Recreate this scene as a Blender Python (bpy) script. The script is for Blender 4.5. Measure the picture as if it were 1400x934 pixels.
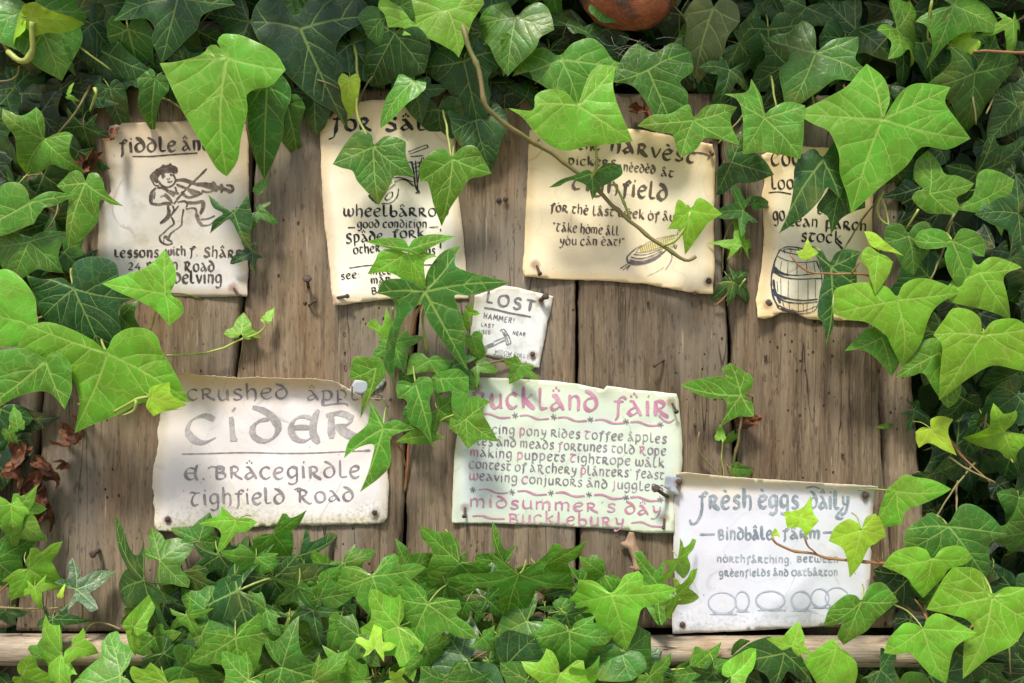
import bpy, math, random
import numpy as np
from mathutils import Vector, Matrix, Euler, noise as mnoise
from mathutils.geometry import delaunay_2d_cdt
S = bpy.context.scene
for o in list(bpy.data.objects): bpy.data.objects.remove(o)
C = S.collection
PI = math.pi
random.seed(7)

# ------------------------------------------------------------------ camera
CD = 1.2            # camera distance in front of the board's face
CZ = 1.45           # eye height
cam = bpy.data.cameras.new('camera'); camo = bpy.data.objects.new('camera', cam); C.objects.link(camo)
camo.location = (0, -CD, CZ); camo.rotation_euler = (PI/2, 0, 0)
cam.sensor_width = 36; cam.lens = 36*CD/1.4
cam.clip_start = 0.02; cam.clip_end = 500
S.camera = camo

# ------------------------------------------------------------------ light
SUN_EL, SUN_AZ = 60, 200     # azimuth clockwise from +Y (behind the camera, slightly left)
w = bpy.data.worlds.new('World'); S.world = w; w.use_nodes = True
nt = w.node_tree
sky = nt.nodes.new('ShaderNodeTexSky'); sky.sky_type = 'NISHITA'; sky.sun_disc = False
sky.sun_elevation = math.radians(SUN_EL); sky.sun_rotation = math.radians(SUN_AZ)
sky.dust_density = 3.0; sky.air_density = 1.0
bg = nt.nodes['Background']; bg.inputs[1].default_value = 0.10
nt.links.new(sky.outputs[0], bg.inputs[0])
sl = bpy.data.lights.new('sun', 'SUN'); sl.energy = 3.3; sl.angle = math.radians(10); sl.color = (1.0, 0.955, 0.87)
so = bpy.data.objects.new('sun', sl); C.objects.link(so)
az = math.radians(SUN_AZ); el = math.radians(SUN_EL)
sd = Vector((math.sin(az)*math.cos(el), math.cos(az)*math.cos(el), math.sin(el)))
so.rotation_euler = sd.to_track_quat('Z', 'Y').to_euler()
S.view_settings.view_transform = 'Standard'; S.view_settings.look = 'None'
S.view_settings.exposure = 0.70; S.view_settings.gamma = 1.0

# ------------------------------------------------------------------ helpers
def P(px, py, d=0.0):
    """a point d metres in front of the board's face seen at pixel (px, py) of the 1400 x 934 photograph"""
    k = (CD-d)/CD
    return Vector(((px-700)/1000*k, -d, CZ+(467-py)/1000*k))

def tag(o, label=None, cat=None, group=None, kind=None):
    if label: o['label'] = label
    if cat: o['category'] = cat
    if group: o['group'] = group
    if kind: o['kind'] = kind
    return o

def empty(name, loc, label=None, cat=None, group=None):
    o = bpy.data.objects.new(name, None); o.empty_display_size = 0.02
    C.objects.link(o); o.location = loc
    return tag(o, label, cat, group)

def link(name, me, parent=None, loc=None):
    o = bpy.data.objects.new(name, me); C.objects.link(o)
    if loc is not None: o.location = loc
    if parent is not None:
        o.parent = parent
        o.matrix_parent_inverse = Matrix.Translation(-parent.location)
    return o

def mesh(name, vs, fs, mats, smooth=True, midx=None):
    me = bpy.data.meshes.new(name)
    me.from_pydata([tuple(v) for v in vs], [], fs)
    for m in (mats if isinstance(mats, (list, tuple)) else [mats]): me.materials.append(m)
    if smooth: me.polygons.foreach_set('use_smooth', [True]*len(fs))
    if midx is not None: me.polygons.foreach_set('material_index', midx)
    me.update()
    return me

def fattr(me, name, vals):
    a = me.attributes.new(name, 'FLOAT', 'POINT'); a.data.foreach_set('value', np.asarray(vals, dtype=np.float32))

def tube(path, r0, r1=None, n=7, vs=None, fs=None):
    """append a tapered tube along a path of Vectors"""
    if vs is None: vs, fs = [], []
    if r1 is None: r1 = r0
    m = len(path); base = len(vs)
    for i, p in enumerate(path):
        a = path[max(i-1, 0)]; b = path[min(i+1, m-1)]
        t = (b-a).normalized()
        u = t.cross(Vector((0.13, -0.9, 0.31)))
        if u.length < 1e-4: u = t.cross(Vector((1, 0, 0)))
        u.normalize(); v = t.cross(u)
        r = r0+(r1-r0)*i/(m-1)
        for k in range(n):
            a_ = 2*PI*k/n
            vs.append(p+u*(r*math.cos(a_))+v*(r*math.sin(a_)))
    for i in range(m-1):
        for k in range(n):
            k2 = (k+1) % n
            fs.append((base+i*n+k, base+i*n+k2, base+(i+1)*n+k2, base+(i+1)*n+k))
    fs.append(tuple(base+k for k in range(n))[::-1])
    fs.append(tuple(base+(m-1)*n+k for k in range(n)))
    return vs, fs

def crom(pts, step, closed=False):
    """Catmull-Rom through 2D/3D points, sampled about every step"""
    pts = [np.array(p, float) for p in pts]
    n = len(pts)
    if n == 2 and not closed:
        L = np.linalg.norm(pts[1]-pts[0]); k = max(1, int(round(L/step)))
        return [pts[0]+(pts[1]-pts[0])*i/k for i in range(k+1)]
    out = []
    rng = range(n) if closed else range(n-1)
    for i in rng:
        if closed: p0, p1, p2, p3 = pts[i-1], pts[i], pts[(i+1) % n], pts[(i+2) % n]
        else:
            p1, p2 = pts[i], pts[i+1]
            p0 = pts[i-1] if i > 0 else 2*p1-p2
            p3 = pts[i+2] if i+2 < n else 2*p2-p1
        L = np.linalg.norm(p2-p1); k = max(1, int(round(L/step)))
        for j in range(k):
            t = j/k
            out.append(0.5*((2*p1)+(-p0+p2)*t+(2*p0-5*p1+4*p2-p3)*t*t+(-p0+3*p1-3*p2+p3)*t**3))
    if not closed: out.append(pts[-1])
    return out

def inside(poly, q):
    """vectorised point in polygon"""
    x, y = q[:, 0], q[:, 1]; c = np.zeros(len(q), bool)
    n = len(poly)
    for i in range(n):
        x1, y1 = poly[i]; x2, y2 = poly[(i+1) % n]
        if y1 == y2: continue
        m = ((y1 > y) != (y2 > y)) & (x < (x2-x1)*(y-y1)/(y2-y1)+x1)
        c ^= m
    return c

def segdist(q, A, B):
    """distance of points q (n,2) to segments A->B (m,2); returns (n,m) distances and parameters"""
    d = B-A; L2 = np.maximum((d**2).sum(1), 1e-12)
    t = ((q[:, None, :]-A[None])*d[None]).sum(2)/L2[None]
    t = np.clip(t, 0, 1)
    pr = A[None]+t[..., None]*d[None]
    return np.sqrt(((q[:, None, :]-pr)**2).sum(2)), t

# ------------------------------------------------------------------ materials
class NT:
    def __init__(s, name):
        s.m = bpy.data.materials.new(name); s.m.use_nodes = True
        s.t = s.m.node_tree; s.b = s.t.nodes['Principled BSDF']; s.out = s.t.nodes['Material Output']
    def n(s, typ, **kw):
        x = s.t.nodes.new('ShaderNode'+typ)
        for k, v in kw.items(): setattr(x, k, v)
        return x
    def l(s, a, b): s.t.links.new(a, b)
    def set(s, sock, v):
        if hasattr(v, 'is_linked') or isinstance(v, bpy.types.NodeSocket): s.l(v, sock)
        else: sock.default_value = v
    def math(s, op, a, b=0.0, c=None, clamp=False):
        x = s.n('Math', operation=op); x.use_clamp = clamp
        s.set(x.inputs[0], a); s.set(x.inputs[1], b)
        if c is not None: s.set(x.inputs[2], c)
        return x.outputs[0]
    def mix(s, f, a, b, bt='MIX'):
        x = s.n('Mix', data_type='RGBA', blend_type=bt)
        s.set(x.inputs[0], f)
        for sk, v in ((x.inputs[6], a), (x.inputs[7], b)):
            if isinstance(v, tuple): v = (*v[:3], 1)
            s.set(sk, v)
        return x.outputs[2]
    def ramp(s, f, lo, hi, a=0.0, b=1.0):
        x = s.n('MapRange'); x.clamp = True; x.interpolation_type = 'SMOOTHSTEP'
        s.set(x.inputs[0], f); x.inputs[1].default_value = lo; x.inputs[2].default_value = hi
        x.inputs[3].default_value = a; x.inputs[4].default_value = b
        return x.outputs[0]
    def coord(s, scale=(1, 1, 1), kind='Object', rnd=False):
        c = s.n('TexCoord').outputs[kind]
        m = s.n('Mapping'); s.l(c, m.inputs[0]); m.inputs[3].default_value = scale
        if rnd:
            oi = s.n('ObjectInfo'); k = s.math('MULTIPLY', oi.outputs['Random'], 37.0)
            cb = s.n('CombineXYZ'); 
            for i in range(3): s.l(k, cb.inputs[i])
            s.l(cb.outputs[0], m.inputs[1])
        return m.outputs[0]
    def noise(s, v, scale, detail=4, rough=0.55, dist=0.0):
        x = s.n('TexNoise'); s.l(v, x.inputs['Vector']); x.inputs['Scale'].default_value = scale
        x.inputs['Detail'].default_value = detail; x.inputs['Roughness'].default_value = rough
        x.inputs['Distortion'].default_value = dist
        return x.outputs['Fac']
    def voro(s, v, scale, feature='F1', rnd=1.0):
        x = s.n('TexVoronoi', feature=feature); s.l(v, x.inputs['Vector']); x.inputs['Scale'].default_value = scale
        x.inputs['Randomness'].default_value = rnd
        return x
    def attr(s, name, out='Fac'):
        x = s.n('Attribute'); x.attribute_name = name; return x.outputs[out]
    def bump(s, h, strength=0.3, dist=0.001, normal=None):
        x = s.n('Bump'); s.l(h, x.inputs['Height']); x.inputs['Strength'].default_value = strength
        x.inputs['Distance'].default_value = dist
        if normal is not None: s.l(normal, x.inputs['Normal'])
        return x.outputs[0]

def leaf_material(name, mass=False):
    s = NT(name)
    if mass:
        base = s.attr('leaf_colour', 'Color'); young = None
        yv = 0.15
    else:
        oi = s.n("ObjectInfo"); base = oi.outputs["Color"]; yv = oi.outputs["Alpha"]
    v = s.n('UVMap'); v.uv_map = 'leaf'
    mp = s.n('Mapping'); s.l(v.outputs[0], mp.inputs[0])
    if not mass:
        k = s.math('MULTIPLY', oi.outputs['Random'], 21.0)
        cb = s.n('CombineXYZ'); s.l(k, cb.inputs[0]); s.l(k, cb.inputs[1]); s.l(cb.outputs[0], mp.inputs[1])
    uv = mp.outputs[0]
    wn = s.n('TexNoise'); s.l(uv, wn.inputs['Vector']); wn.inputs['Scale'].default_value = 5.0; wn.inputs['Detail'].default_value = 2
    vm = s.n('VectorMath', operation='MULTIPLY_ADD'); s.l(wn.outputs['Color'], vm.inputs[0]); vm.inputs[1].default_value = (.16, .16, 0); s.l(uv, vm.inputs[2]); uvw = vm.outputs[0]
    vein = s.attr('vein')
    net = s.voro(uvw, 6.5, 'DISTANCE_TO_EDGE').outputs['Distance']
    net = s.ramp(net, 0.0, 0.055, 1.0, 0.0)
    net2 = s.voro(uvw, 20.0, 'DISTANCE_TO_EDGE').outputs['Distance']
    net2 = s.ramp(net2, 0.0, 0.09, 1.0, 0.0)
    n1 = s.noise(uv, 2.6, 3); n2 = s.noise(uv, 14, 4)
    sh = s.ramp(n1, 0.3, 0.7, 0.80, 1.18)
    c1 = s.mix(1.0, base, s.mix(0.0, (1, 1, 1), (1, 1, 1)), 'MULTIPLY')
    hsv = s.n('HueSaturation'); s.l(base, hsv.inputs['Color']); s.l(sh, hsv.inputs['Value'])
    s.l(s.ramp(n1, 0.35, 0.65, 0.487, 0.507), hsv.inputs['Hue'])
    col = hsv.outputs[0]
    # pale veins
    vcol = s.mix(s.math('MULTIPLY_ADD', yv, .30, .25), col, (0.50, 0.68, 0.17))
    yv_ = s.math('MULTIPLY_ADD', yv, 0.30, 0.14); f = s.math('MULTIPLY', net, yv_); col = s.mix(f, col, vcol)
    f = s.math('MULTIPLY', net2, s.math('MULTIPLY', yv_, .35)); col = s.mix(f, col, vcol)
    f = s.math('MULTIPLY', s.ramp(vein, 0.02, 0.7), 0.92); col = s.mix(f, col, vcol)
    bl = s.noise(uv, 1.3, 3, .5)
    col = s.mix(s.ramp(bl, .54, .70, 0, .6), col, s.mix(.5, col, (0.20, 0.17, 0.03)))
    ds_ = s.noise(uv, 60, 3, .6)
    col = s.mix(s.math('MULTIPLY', s.ramp(ds_, .60, .72), .22), col, (.45, .46, .36))
    # blemishes: small brown spots, dusty bloom
    sp = s.voro(uv, 7.0).outputs['Distance']
    spm = s.math('MULTIPLY', s.ramp(sp, 0.02, 0.05, 1, 0), s.ramp(s.noise(uv, 1.7, 2), 0.57, 0.61))
    col = s.mix(spm, col, (0.12, 0.07, 0.02))
    rim = s.attr('rim'); rimf = s.math('MULTIPLY', s.ramp(rim, 0.0, 0.012, 1, 0), 0.35)
    col = s.mix(rimf, col, vcol)
    back = s.n('NewGeometry').outputs['Backfacing']
    col = s.mix(s.math('MULTIPLY', back, 0.45), col, (0.25, 0.36, 0.13))
    s.l(col, s.b.inputs['Base Color'])
    s.l(s.ramp(n2, 0.3, 0.8, 0.30, 0.55), s.b.inputs['Roughness'])
    s.b.inputs['Specular IOR Level'].default_value = 0.36
    h = s.math('ADD', s.math('MULTIPLY', net, -0.6), s.math('MULTIPLY', n2, 0.5))
    h = s.math('ADD', h, s.math('MULTIPLY', net2, -0.25))
    s.l(s.bump(h, 0.30, 0.0006), s.b.inputs['Normal'])
    tr = s.n('BsdfTranslucent')
    tc = s.mix(0.6, col, (0.42, 0.62, 0.04), 'MIX') if False else s.mix(1.0, col, (1.5, 1.55, 0.45), 'MULTIPLY')
    s.l(tc, tr.inputs[0])
    mx = s.n('MixShader')
    if mass: mx.inputs[0].default_value = 0.12
    else: s.l(s.math('MULTIPLY_ADD', yv, 0.24, 0.07), mx.inputs[0])
    s.l(s.b.outputs[0], mx.inputs[1]); s.l(tr.outputs[0], mx.inputs[2]); s.l(mx.outputs[0], s.out.inputs[0])
    return s.m

def plain(name, col, rough=0.6, var=0.25, scale=60, bump=0.3, metal=0.0, col2=None, dist=0.0006):
    s = NT(name); v = s.coord(rnd=True)
    n = s.noise(v, scale, 5); n2 = s.noise(v, scale*4, 4)
    c2 = col2 or tuple(c*(1-var) for c in col)
    c = s.mix(s.ramp(n, 0.35, 0.65), c2, col)
    s.l(c, s.b.inputs['Base Color']); s.b.inputs['Roughness'].default_value = rough
    s.b.inputs['Metallic'].default_value = metal
    s.l(s.bump(s.math('ADD', n, s.math('MULTIPLY', n2, 0.4)), bump, dist), s.b.inputs['Normal'])
    return s.m

def wood_material(name, pale, mid, dark, axis='z', tone=1.0):
    s = NT(name)
    sc = (1, 1, 1)
    def cc(a, b):
        return s.coord((a, a, b) if axis == 'z' else (b, a, a), rnd=True)
    big = s.noise(s.coord((3, 3, 1.4), rnd=True), 2.2, 3)
    g1 = s.noise(cc(26, 2.6), 1.0, 7, 0.66, 1.1)
    g2 = s.noise(cc(140, 7), 1.0, 6, 0.66, 0.5)
    g3 = s.noise(cc(520, 40), 1.0, 4, 0.65)
    col = s.mix(s.ramp(g1, 0.34, 0.66), mid, pale)
    col = s.mix(s.ramp(g2, 0.30, 0.56, 0.62, 0.0), col, dark)
    col = s.mix(s.ramp(g3, 0.5, 0.72, 0.0, 0.5), col, tuple(min(1, c*1.35) for c in pale))
    # grey weathering and warm patches
    col = s.mix(s.ramp(big, 0.42, 0.68, 0.0, 0.62), col, (0.205, 0.182, 0.148))
    big2 = s.noise(s.coord((5, 5, 2.2), rnd=True), 1.5, 4)
    col = s.mix(s.ramp(big2, 0.55, 0.75, 0.0, 0.5), col, (0.19, 0.10, 0.042))
    # greenish algae tint
    big3 = s.noise(s.coord((4, 4, 3), rnd=True), 3.0, 5)
    col = s.mix(s.ramp(big3, 0.58, 0.72, 0.0, 0.35), col, (0.095, 0.10, 0.045))
    # long drying checks
    ck = s.noise(cc(26, 0.9), 1.0, 2, 0.5, 0.15)
    ckm = s.ramp(s.math('ABSOLUTE', s.math('SUBTRACT', ck, 0.52)), 0.0, 0.004, 1.0, 0.0)
    ckm = s.math('MULTIPLY', ckm, s.ramp(s.noise(cc(8, 5), 1.0, 2), 0.45, 0.6))
    col = s.mix(s.math('MULTIPLY', ckm, 0.85), col, (0.02, 0.014, 0.01))
    fk = s.noise(cc(260, 60), 1.0, 3, .6)
    col = s.mix(s.ramp(fk, .56, .70, 0, .55), col, dark)
    # worm holes and small marks
    vo = s.voro(s.coord((95, 95, 60), rnd=True), 1.0)
    hm = s.math('MULTIPLY', s.ramp(vo.outputs['Distance'], 0.10, 0.17, 1, 0), s.ramp(s.noise(s.coord((9, 9, 6), rnd=True), 1.0, 2), 0.55, 0.62))
    vo2 = s.voro(s.coord((30, 30, 17), rnd=True), 1.0)
    hm2 = s.math('MULTIPLY', s.ramp(vo2.outputs['Distance'], 0.05, 0.09, 1, 0), s.ramp(s.noise(s.coord((7, 7, 7), rnd=True), 1.3, 2), 0.50, 0.54))
    hm = s.math('MAXIMUM', hm, hm2)
    col = s.mix(s.math('MULTIPLY', hm, 0.9), col, (0.025, 0.017, 0.012))
    # pale scratches
    sc1 = s.noise(cc(300, 14), 1.0, 2, 0.5)
    col = s.mix(s.math('MULTIPLY', s.ramp(sc1, 0.70, 0.76), 0.6), col, (0.42, 0.36, 0.27))
    oi = s.n('ObjectInfo')
    hs = s.n('HueSaturation'); s.l(col, hs.inputs['Color'])
    s.l(s.math('MULTIPLY', s.ramp(oi.outputs['Random'], 0, 1, 0.84, 1.14), tone), hs.inputs['Value'])
    s.l(hs.outputs[0], s.b.inputs['Base Color'])
    s.b.inputs['Roughness'].default_value = 0.82; s.b.inputs['Specular IOR Level'].default_value = 0.25
    h = s.math('ADD', s.math('MULTIPLY', g1, 1.2), s.math('MULTIPLY', g2, 1.0))
    h = s.math('ADD', h, s.math('MULTIPLY', g3, 0.4))
    h = s.math('SUBTRACT', h, s.math('MULTIPLY', s.math('MAXIMUM', hm, ckm), 1.5))
    s.l(s.bump(h, 0.75, 0.0016), s.b.inputs['Normal'])
    return s.m

def paper_material(name, base, edge, cloud, cloudf=0.6, top=None, topf=0.0, mold=None, moldf=0.0, dirt=0.3, edgew=0.012, edgef=.6, topa=.55):
    """parchment: clouded, stained at the margins, mould specks near the foot"""
    s = NT(name)
    v = s.coord((1, 1, 1))
    g = s.n('TexCoord').outputs['Generated']
    sep = s.n('SeparateXYZ'); s.l(g, sep.inputs[0]); hz = sep.outputs[2]
    n1 = s.noise(v, 9, 5, 0.6); n2 = s.noise(v, 40, 5, 0.65); n3 = s.noise(v, 260, 3, 0.6)
    nb = s.noise(v, 5.5, 3, 0.5, 0.8)
    col = s.mix(s.ramp(nb, 0.42, 0.66, 0, cloudf), base, cloud)
    col = s.mix(s.ramp(n2, 0.5, 0.75, 0, dirt), col, tuple(c*0.72 for c in edge))
    e = s.attr('edge')
    em = s.ramp(s.math('SUBTRACT', e, s.math('MULTIPLY', n1, edgew*0.9)), -edgew*0.2, edgew, edgef, 0.0)
    col = s.mix(em, col, edge)
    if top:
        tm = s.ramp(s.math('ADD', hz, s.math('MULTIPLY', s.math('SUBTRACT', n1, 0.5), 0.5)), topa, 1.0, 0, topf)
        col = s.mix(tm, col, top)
    if mold:
        spk = s.noise(v, 190, 4, 0.7)
        mm = s.ramp(s.math('ADD', hz, s.math('MULTIPLY', s.math('SUBTRACT', n1, 0.5), 0.35)), 0.0, 0.22, 1.0, 0.0)
        sm = s.math('MULTIPLY', s.ramp(spk, 0.47, 0.62), mm)
        col = s.mix(s.math('MULTIPLY', sm, moldf), col, mold)
    vo = s.voro(v, 95).outputs['Distance']
    fl = s.math('MULTIPLY', s.ramp(vo, 0.06, 0.14, 1, 0), s.ramp(s.noise(v, 22, 2), 0.55, 0.63))
    col = s.mix(s.math('MULTIPLY', fl, 0.55), col, (0.12, 0.09, 0.06))
    # thin crease lines
    cr = s.ramp(s.math('ABSOLUTE', s.math('SUBTRACT', s.noise(v, 6.0, 2, 0.5, 0.5), 0.5)), 0.0, 0.008, 1, 0)
    cr = s.math('MULTIPLY', cr, s.ramp(s.noise(v, 14, 2), 0.5, 0.6))
    col = s.mix(s.math('MULTIPLY', cr, 0.35), col, tuple(c*0.6 for c in edge))
    nl = s.attr('nail'); rm = s.ramp(s.math('SUBTRACT', nl, s.math('MULTIPLY', n2, .006)), 0.0, 0.007, .7, 0)
    col = s.mix(rm, col, (.22, .10, .04))
    tl = s.noise(v, 7.5, 3, .5, .4); tide = s.ramp(s.math('ABSOLUTE', s.math('SUBTRACT', tl, .58)), 0.0, .012, 1, 0)
    col = s.mix(s.math('MULTIPLY', tide, .14), col, tuple(c*.7 for c in edge))
    s.l(col, s.b.inputs['Base Color'])
    s.b.inputs['Roughness'].default_value = 0.62; s.b.inputs['Specular IOR Level'].default_value = 0.3
    h = s.math('ADD', s.math('MULTIPLY', n2, 0.8), s.math('MULTIPLY', n3, 0.3))
    h = s.math('SUBTRACT', h, s.math('MULTIPLY', cr, 0.5))
    s.l(s.bump(h, 0.5, 0.0009), s.b.inputs['Normal'])
    return s.m

def ink_material(name, col, fade, fadef=0.5, sc=45):
    s = NT(name); v = s.coord()
    n = s.noise(v, sc, 4, 0.6); n2 = s.noise(v, sc*9, 3, 0.6)
    f = s.math('MULTIPLY', s.ramp(s.math('ADD', s.math('MULTIPLY', n, 0.65), s.math('MULTIPLY', n2, 0.35)), 0.38, 0.66), fadef)
    s.l(s.mix(f, col, fade), s.b.inputs['Base Color'])
    s.b.inputs['Roughness'].default_value = 0.75; s.b.inputs['Specular IOR Level'].default_value = 0.2
    return s.m

M_LEAF = leaf_material('ivy_leaf')
M_MASS = leaf_material('ivy_leaf_mass', True)
M_PETI = plain('petiole_green', (0.30, 0.36, 0.08), 0.5, 0.4, 40)
M_STEM = plain('stem_brown', (0.20, 0.15, 0.06), 0.6, 0.4, 40, col2=(0.14, 0.14, 0.04))
M_STEMR = plain('stem_red', (0.30, 0.11, 0.05), 0.5, 0.3, 50, col2=(0.25, 0.16, 0.06))
M_STEMG = plain('stem_green', (0.36, 0.42, 0.09), 0.5, 0.3, 50)
M_RUST = plain('rusty_iron', (0.10, 0.060, 0.042), 0.75, 0.4, 400, 0.7, 0.2, (0.045, 0.036, 0.034))
M_WOOD = wood_material('weathered_plank', (0.250, 0.188, 0.122), (0.126, 0.085, 0.050), (0.030, 0.021, 0.014))
M_RAIL = wood_material('weathered_rail', (0.50, 0.41, 0.30), (0.30, 0.215, 0.14), (0.10, 0.075, 0.055), 'x', 1.0)
M_DEAD = plain('dead_leaf', (0.20, 0.065, 0.020), 0.75, 0.4, 110, 0.9, col2=(0.065, 0.026, 0.012), dist=.001)

# ------------------------------------------------------------------ setting
def ground():
    s = NT('soil_and_grass'); v = s.coord()
    n = s.noise(v, 1.5, 6); n2 = s.noise(v, 30, 5)
    c = s.mix(s.ramp(n, 0.4, 0.6), (0.30, 0.26, 0.20), (0.20, 0.20, 0.11)); c = s.mix(s.ramp(n2, 0.4, 0.7, 0, 0.5), c, (0.14, 0.11, 0.07))
    s.l(c, s.b.inputs['Base Color']); s.b.inputs['Roughness'].default_value = 0.95
    s.l(s.bump(n2, 0.6, 0.02), s.b.inputs['Normal'])
    R = 150
    o = link('ground', mesh('ground', [(-R, -R, 0), (R, -R, 0), (R, R, 0), (-R, R, 0)], [(0, 1, 2, 3)], s.m, False))
    o['kind'] = 'structure'
    # earth bank the board leans against
    s = NT('dark_earth'); v = s.coord()
    n = s.noise(v, 14, 6); c = s.mix(s.ramp(n, 0.4, 0.65), (0.035, 0.024, 0.016), (0.09, 0.06, 0.038))
    s.l(c, s.b.inputs['Base Color']); s.b.inputs['Roughness'].default_value = 0.95
    s.l(s.bump(n, 1.0, 0.02), s.b.inputs['Normal'])
    vs, fs = [], []
    nx, nz = 60, 34
    for j in range(nz+1):
        for i in range(nx+1):
            x = -3+6*i/nx; z = -0.05+2.75*j/nz
            y = 0.30+0.10*(z/2.5)+0.09*mnoise.noise(Vector((x*2.2, 0, z*2.2)))+0.03*mnoise.noise(Vector((x*9, 3, z*9)))
            vs.append((x, y, z))
    for j in range(nz):
        for i in range(nx):
            a = j*(nx+1)+i; fs.append((a, a+1, a+nx+2, a+nx+1))
    # top and sides of the bank running back
    b = len(vs)
    for i in range(nx+1):
        vs.append((-3+6*i/nx, 3.0, 2.9))
    for i in range(nx):
        a = nz*(nx+1)+i; fs.append((a, a+1, b+i+1, b+i))
    o = link('earth_bank', mesh('earth_bank', vs, fs, s.m)); o['kind'] = 'structure'
ground()

# ------------------------------------------------------------------ notice board
BOARD = empty('notice_board', P(650, 860, 0), 'weathered brown vertical plank board with a pale bottom rail, notices nailed on it', 'notice board')

def fbm(x, y, z, o=3):
    v = 0; a = 1
    for i in range(o):
        v += a*mnoise.noise(Vector((x, y, z))); x *= 2.1; z *= 2.1; y += 7.7; a *= 0.5
    return v

def plank(xl, xr, ytop, ybot, seed, thick=0.022, dout=0.0, nx=60, name='plank', mat=None, roundness=0.0035, crack=None):
    """one board; xl/xr are (y,x) pixel polylines of its edges"""
    def ed(pl, y):
        ys = [p[0] for p in pl]; xs = [p[1] for p in pl]
        return float(np.interp(y, ys, xs))
    ny = 110
    vs, fs = [], []
    prof = []
    # across: back-left, left side, front..., right side, back-right
    for j in range(ny+1):
        y = ytop+(ybot-ytop)*j/ny
        l = ed(xl, y)+2.2*fbm(seed, 1, y*0.02)+0.7*fbm(seed, 5, y*0.12); r = ed(xr, y)+2.2*fbm(seed, 9, y*0.02)+0.7*fbm(seed, 15, y*0.12)
        gap = 2.6
        l += gap; r -= gap
        row = []
        q = P(l, y, dout); row.append(Vector((q.x, thick, q.z)))
        for i in range(nx+1):
            t = i/nx
            # denser near the edges
            x = l+(r-l)*t
            e = min(x-l, r-x)/1000
            d = dout-roundness*max(0, 1-e/roundness)**2*1.4
            d += 0.0011*fbm(x*0.03+seed*3, 2, y*0.0035)+0.0007*fbm(x*0.16+seed, 4, y*0.010)+0.0004*fbm(x*0.5, 4+seed, y*0.02, 2)
            d += 0.0022*math.sin(PI*t)*math.sin(seed*1.7)
            if crack:
                for (cy0, cy1, cx0, cx1, cw, cdp) in crack:
                    if cy0 < y < cy1:
                        tt = (y-cy0)/(cy1-cy0); cx = cx0+(cx1-cx0)*tt+1.5*fbm(seed+4, 8, y*0.05)
                        wv = cw*math.sin(PI*tt)
                        if wv > 0: d -= cdp*max(0, 1-abs(x-cx)/max(wv, 0.8))
            q = P(x, y, 0); row.append(Vector((q.x, -d, q.z)))
        q = P(r, y, dout); row.append(Vector((q.x, thick, q.z)))
        vs += row
    w_ = nx+3
    for j in range(ny):
        for i in range(w_-1):
            a = j*w_+i; fs.append((a, a+w_, a+w_+1, a+1))
        fs.append((j*w_, j*w_+w_-1, (j+1)*w_+w_-1, (j+1)*w_))
    fs.append(tuple(range(w_))); fs.append(tuple(ny*w_+k for k in range(w_))[::-1])
    return link(name, mesh(name, vs, fs, mat or M_WOOD), BOARD)

E = [
    [(90, -45), (934, -75)],
    [(90, 66), (530, 57), (620, 50), (800, 24), (866, 16)],
    [(90, 352), (200, 347), (400, 334), (500, 322), (700, 303), (866, 292)],
    [(90, 588), (420, 572), (620, 555), (866, 550)],
    [(90, 786), (400, 789), (866, 790)],
    [(90, 982), (250, 988), (420, 995), (500, 999), (680, 1010), (866, 1020)],
    [(90, 1180), (400, 1196), (510, 1203), (650, 1211), (760, 1221), (866, 1230)],
    [(90, 1222), (400, 1243), (500, 1250), (700, 1268), (866, 1278)],
]
M_EDGE = wood_material('pale_edge_board', (0.36, 0.275, 0.185), (0.215, 0.15, 0.095), (0.06, 0.042, 0.03))
cr = {2: [(230, 880, 388, 392, 2.0, 0.003), (430, 700, 470, 478, 1.5, 0.003)], 4: [(380, 520, 852, 850, 3.0, 0.005), (130, 300, 900, 905, 1.5, 0.003)],
      5: [(300, 560, 1080, 1100, 1.6, 0.003)], 3: [(150, 420, 690, 672, 1.6, 0.003), (640, 866, 610, 604, 1.5, 0.003)], 1: [(520, 866, 150, 122, 1.8, 0.003)]}
for i in range(7):
    plank(E[i], E[i+1], 116+((i*37) % 17), 858+((i*29) % 5), 3.3*i+1.1, dout=[0.0, 0.001, 0.0, 0.002, 0.0, 0.0015, 0.008][i],
          nx=64 if i < 6 else 24, crack=cr.get(i), roundness=0.0035 if i < 6 else 0.012, mat=M_EDGE if i == 6 else None)

def rail(x0, x1, yc0, yc1, r, name, seed, depth, mat):
    """split round rail running across under the planks"""
    vs, fs = [], []; n = 22; m = 150
    for j in range(m+1):
        t = j/m; x = x0+(x1-x0)*t; yc = yc0+(yc1-yc0)*t
        c = P(x, yc, 0.0)
        for k in range(n):
            a = 2*PI*k/n
            rr = r*(1+0.04*fbm(math.cos(a)*1.2+seed, math.sin(a)*1.2, t*18)+0.02*fbm(math.cos(a)*5+seed, math.sin(a)*5, t*10))
            yy = -math.cos(a)*rr*1.05; zz = math.sin(a)*rr
            zz = max(-r*0.92, min(r*0.90, zz))
            vs.append(Vector((c.x, yy-depth, c.z+zz)))
    for j in range(m):
        for k in range(n):
            k2 = (k+1) % n; fs.append((j*n+k, j*n+k2, (j+1)*n+k2, (j+1)*n+k))
    fs.append(tuple(range(n))[::-1]); fs.append(tuple(m*n+k for k in range(n)))
    return link(name, mesh(name, vs, fs, mat), BOARD)
rail(-70, 1246, 884, 887, 0.0205, 'bottom_rail', 2.0, 0.010, M_RAIL)
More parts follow.
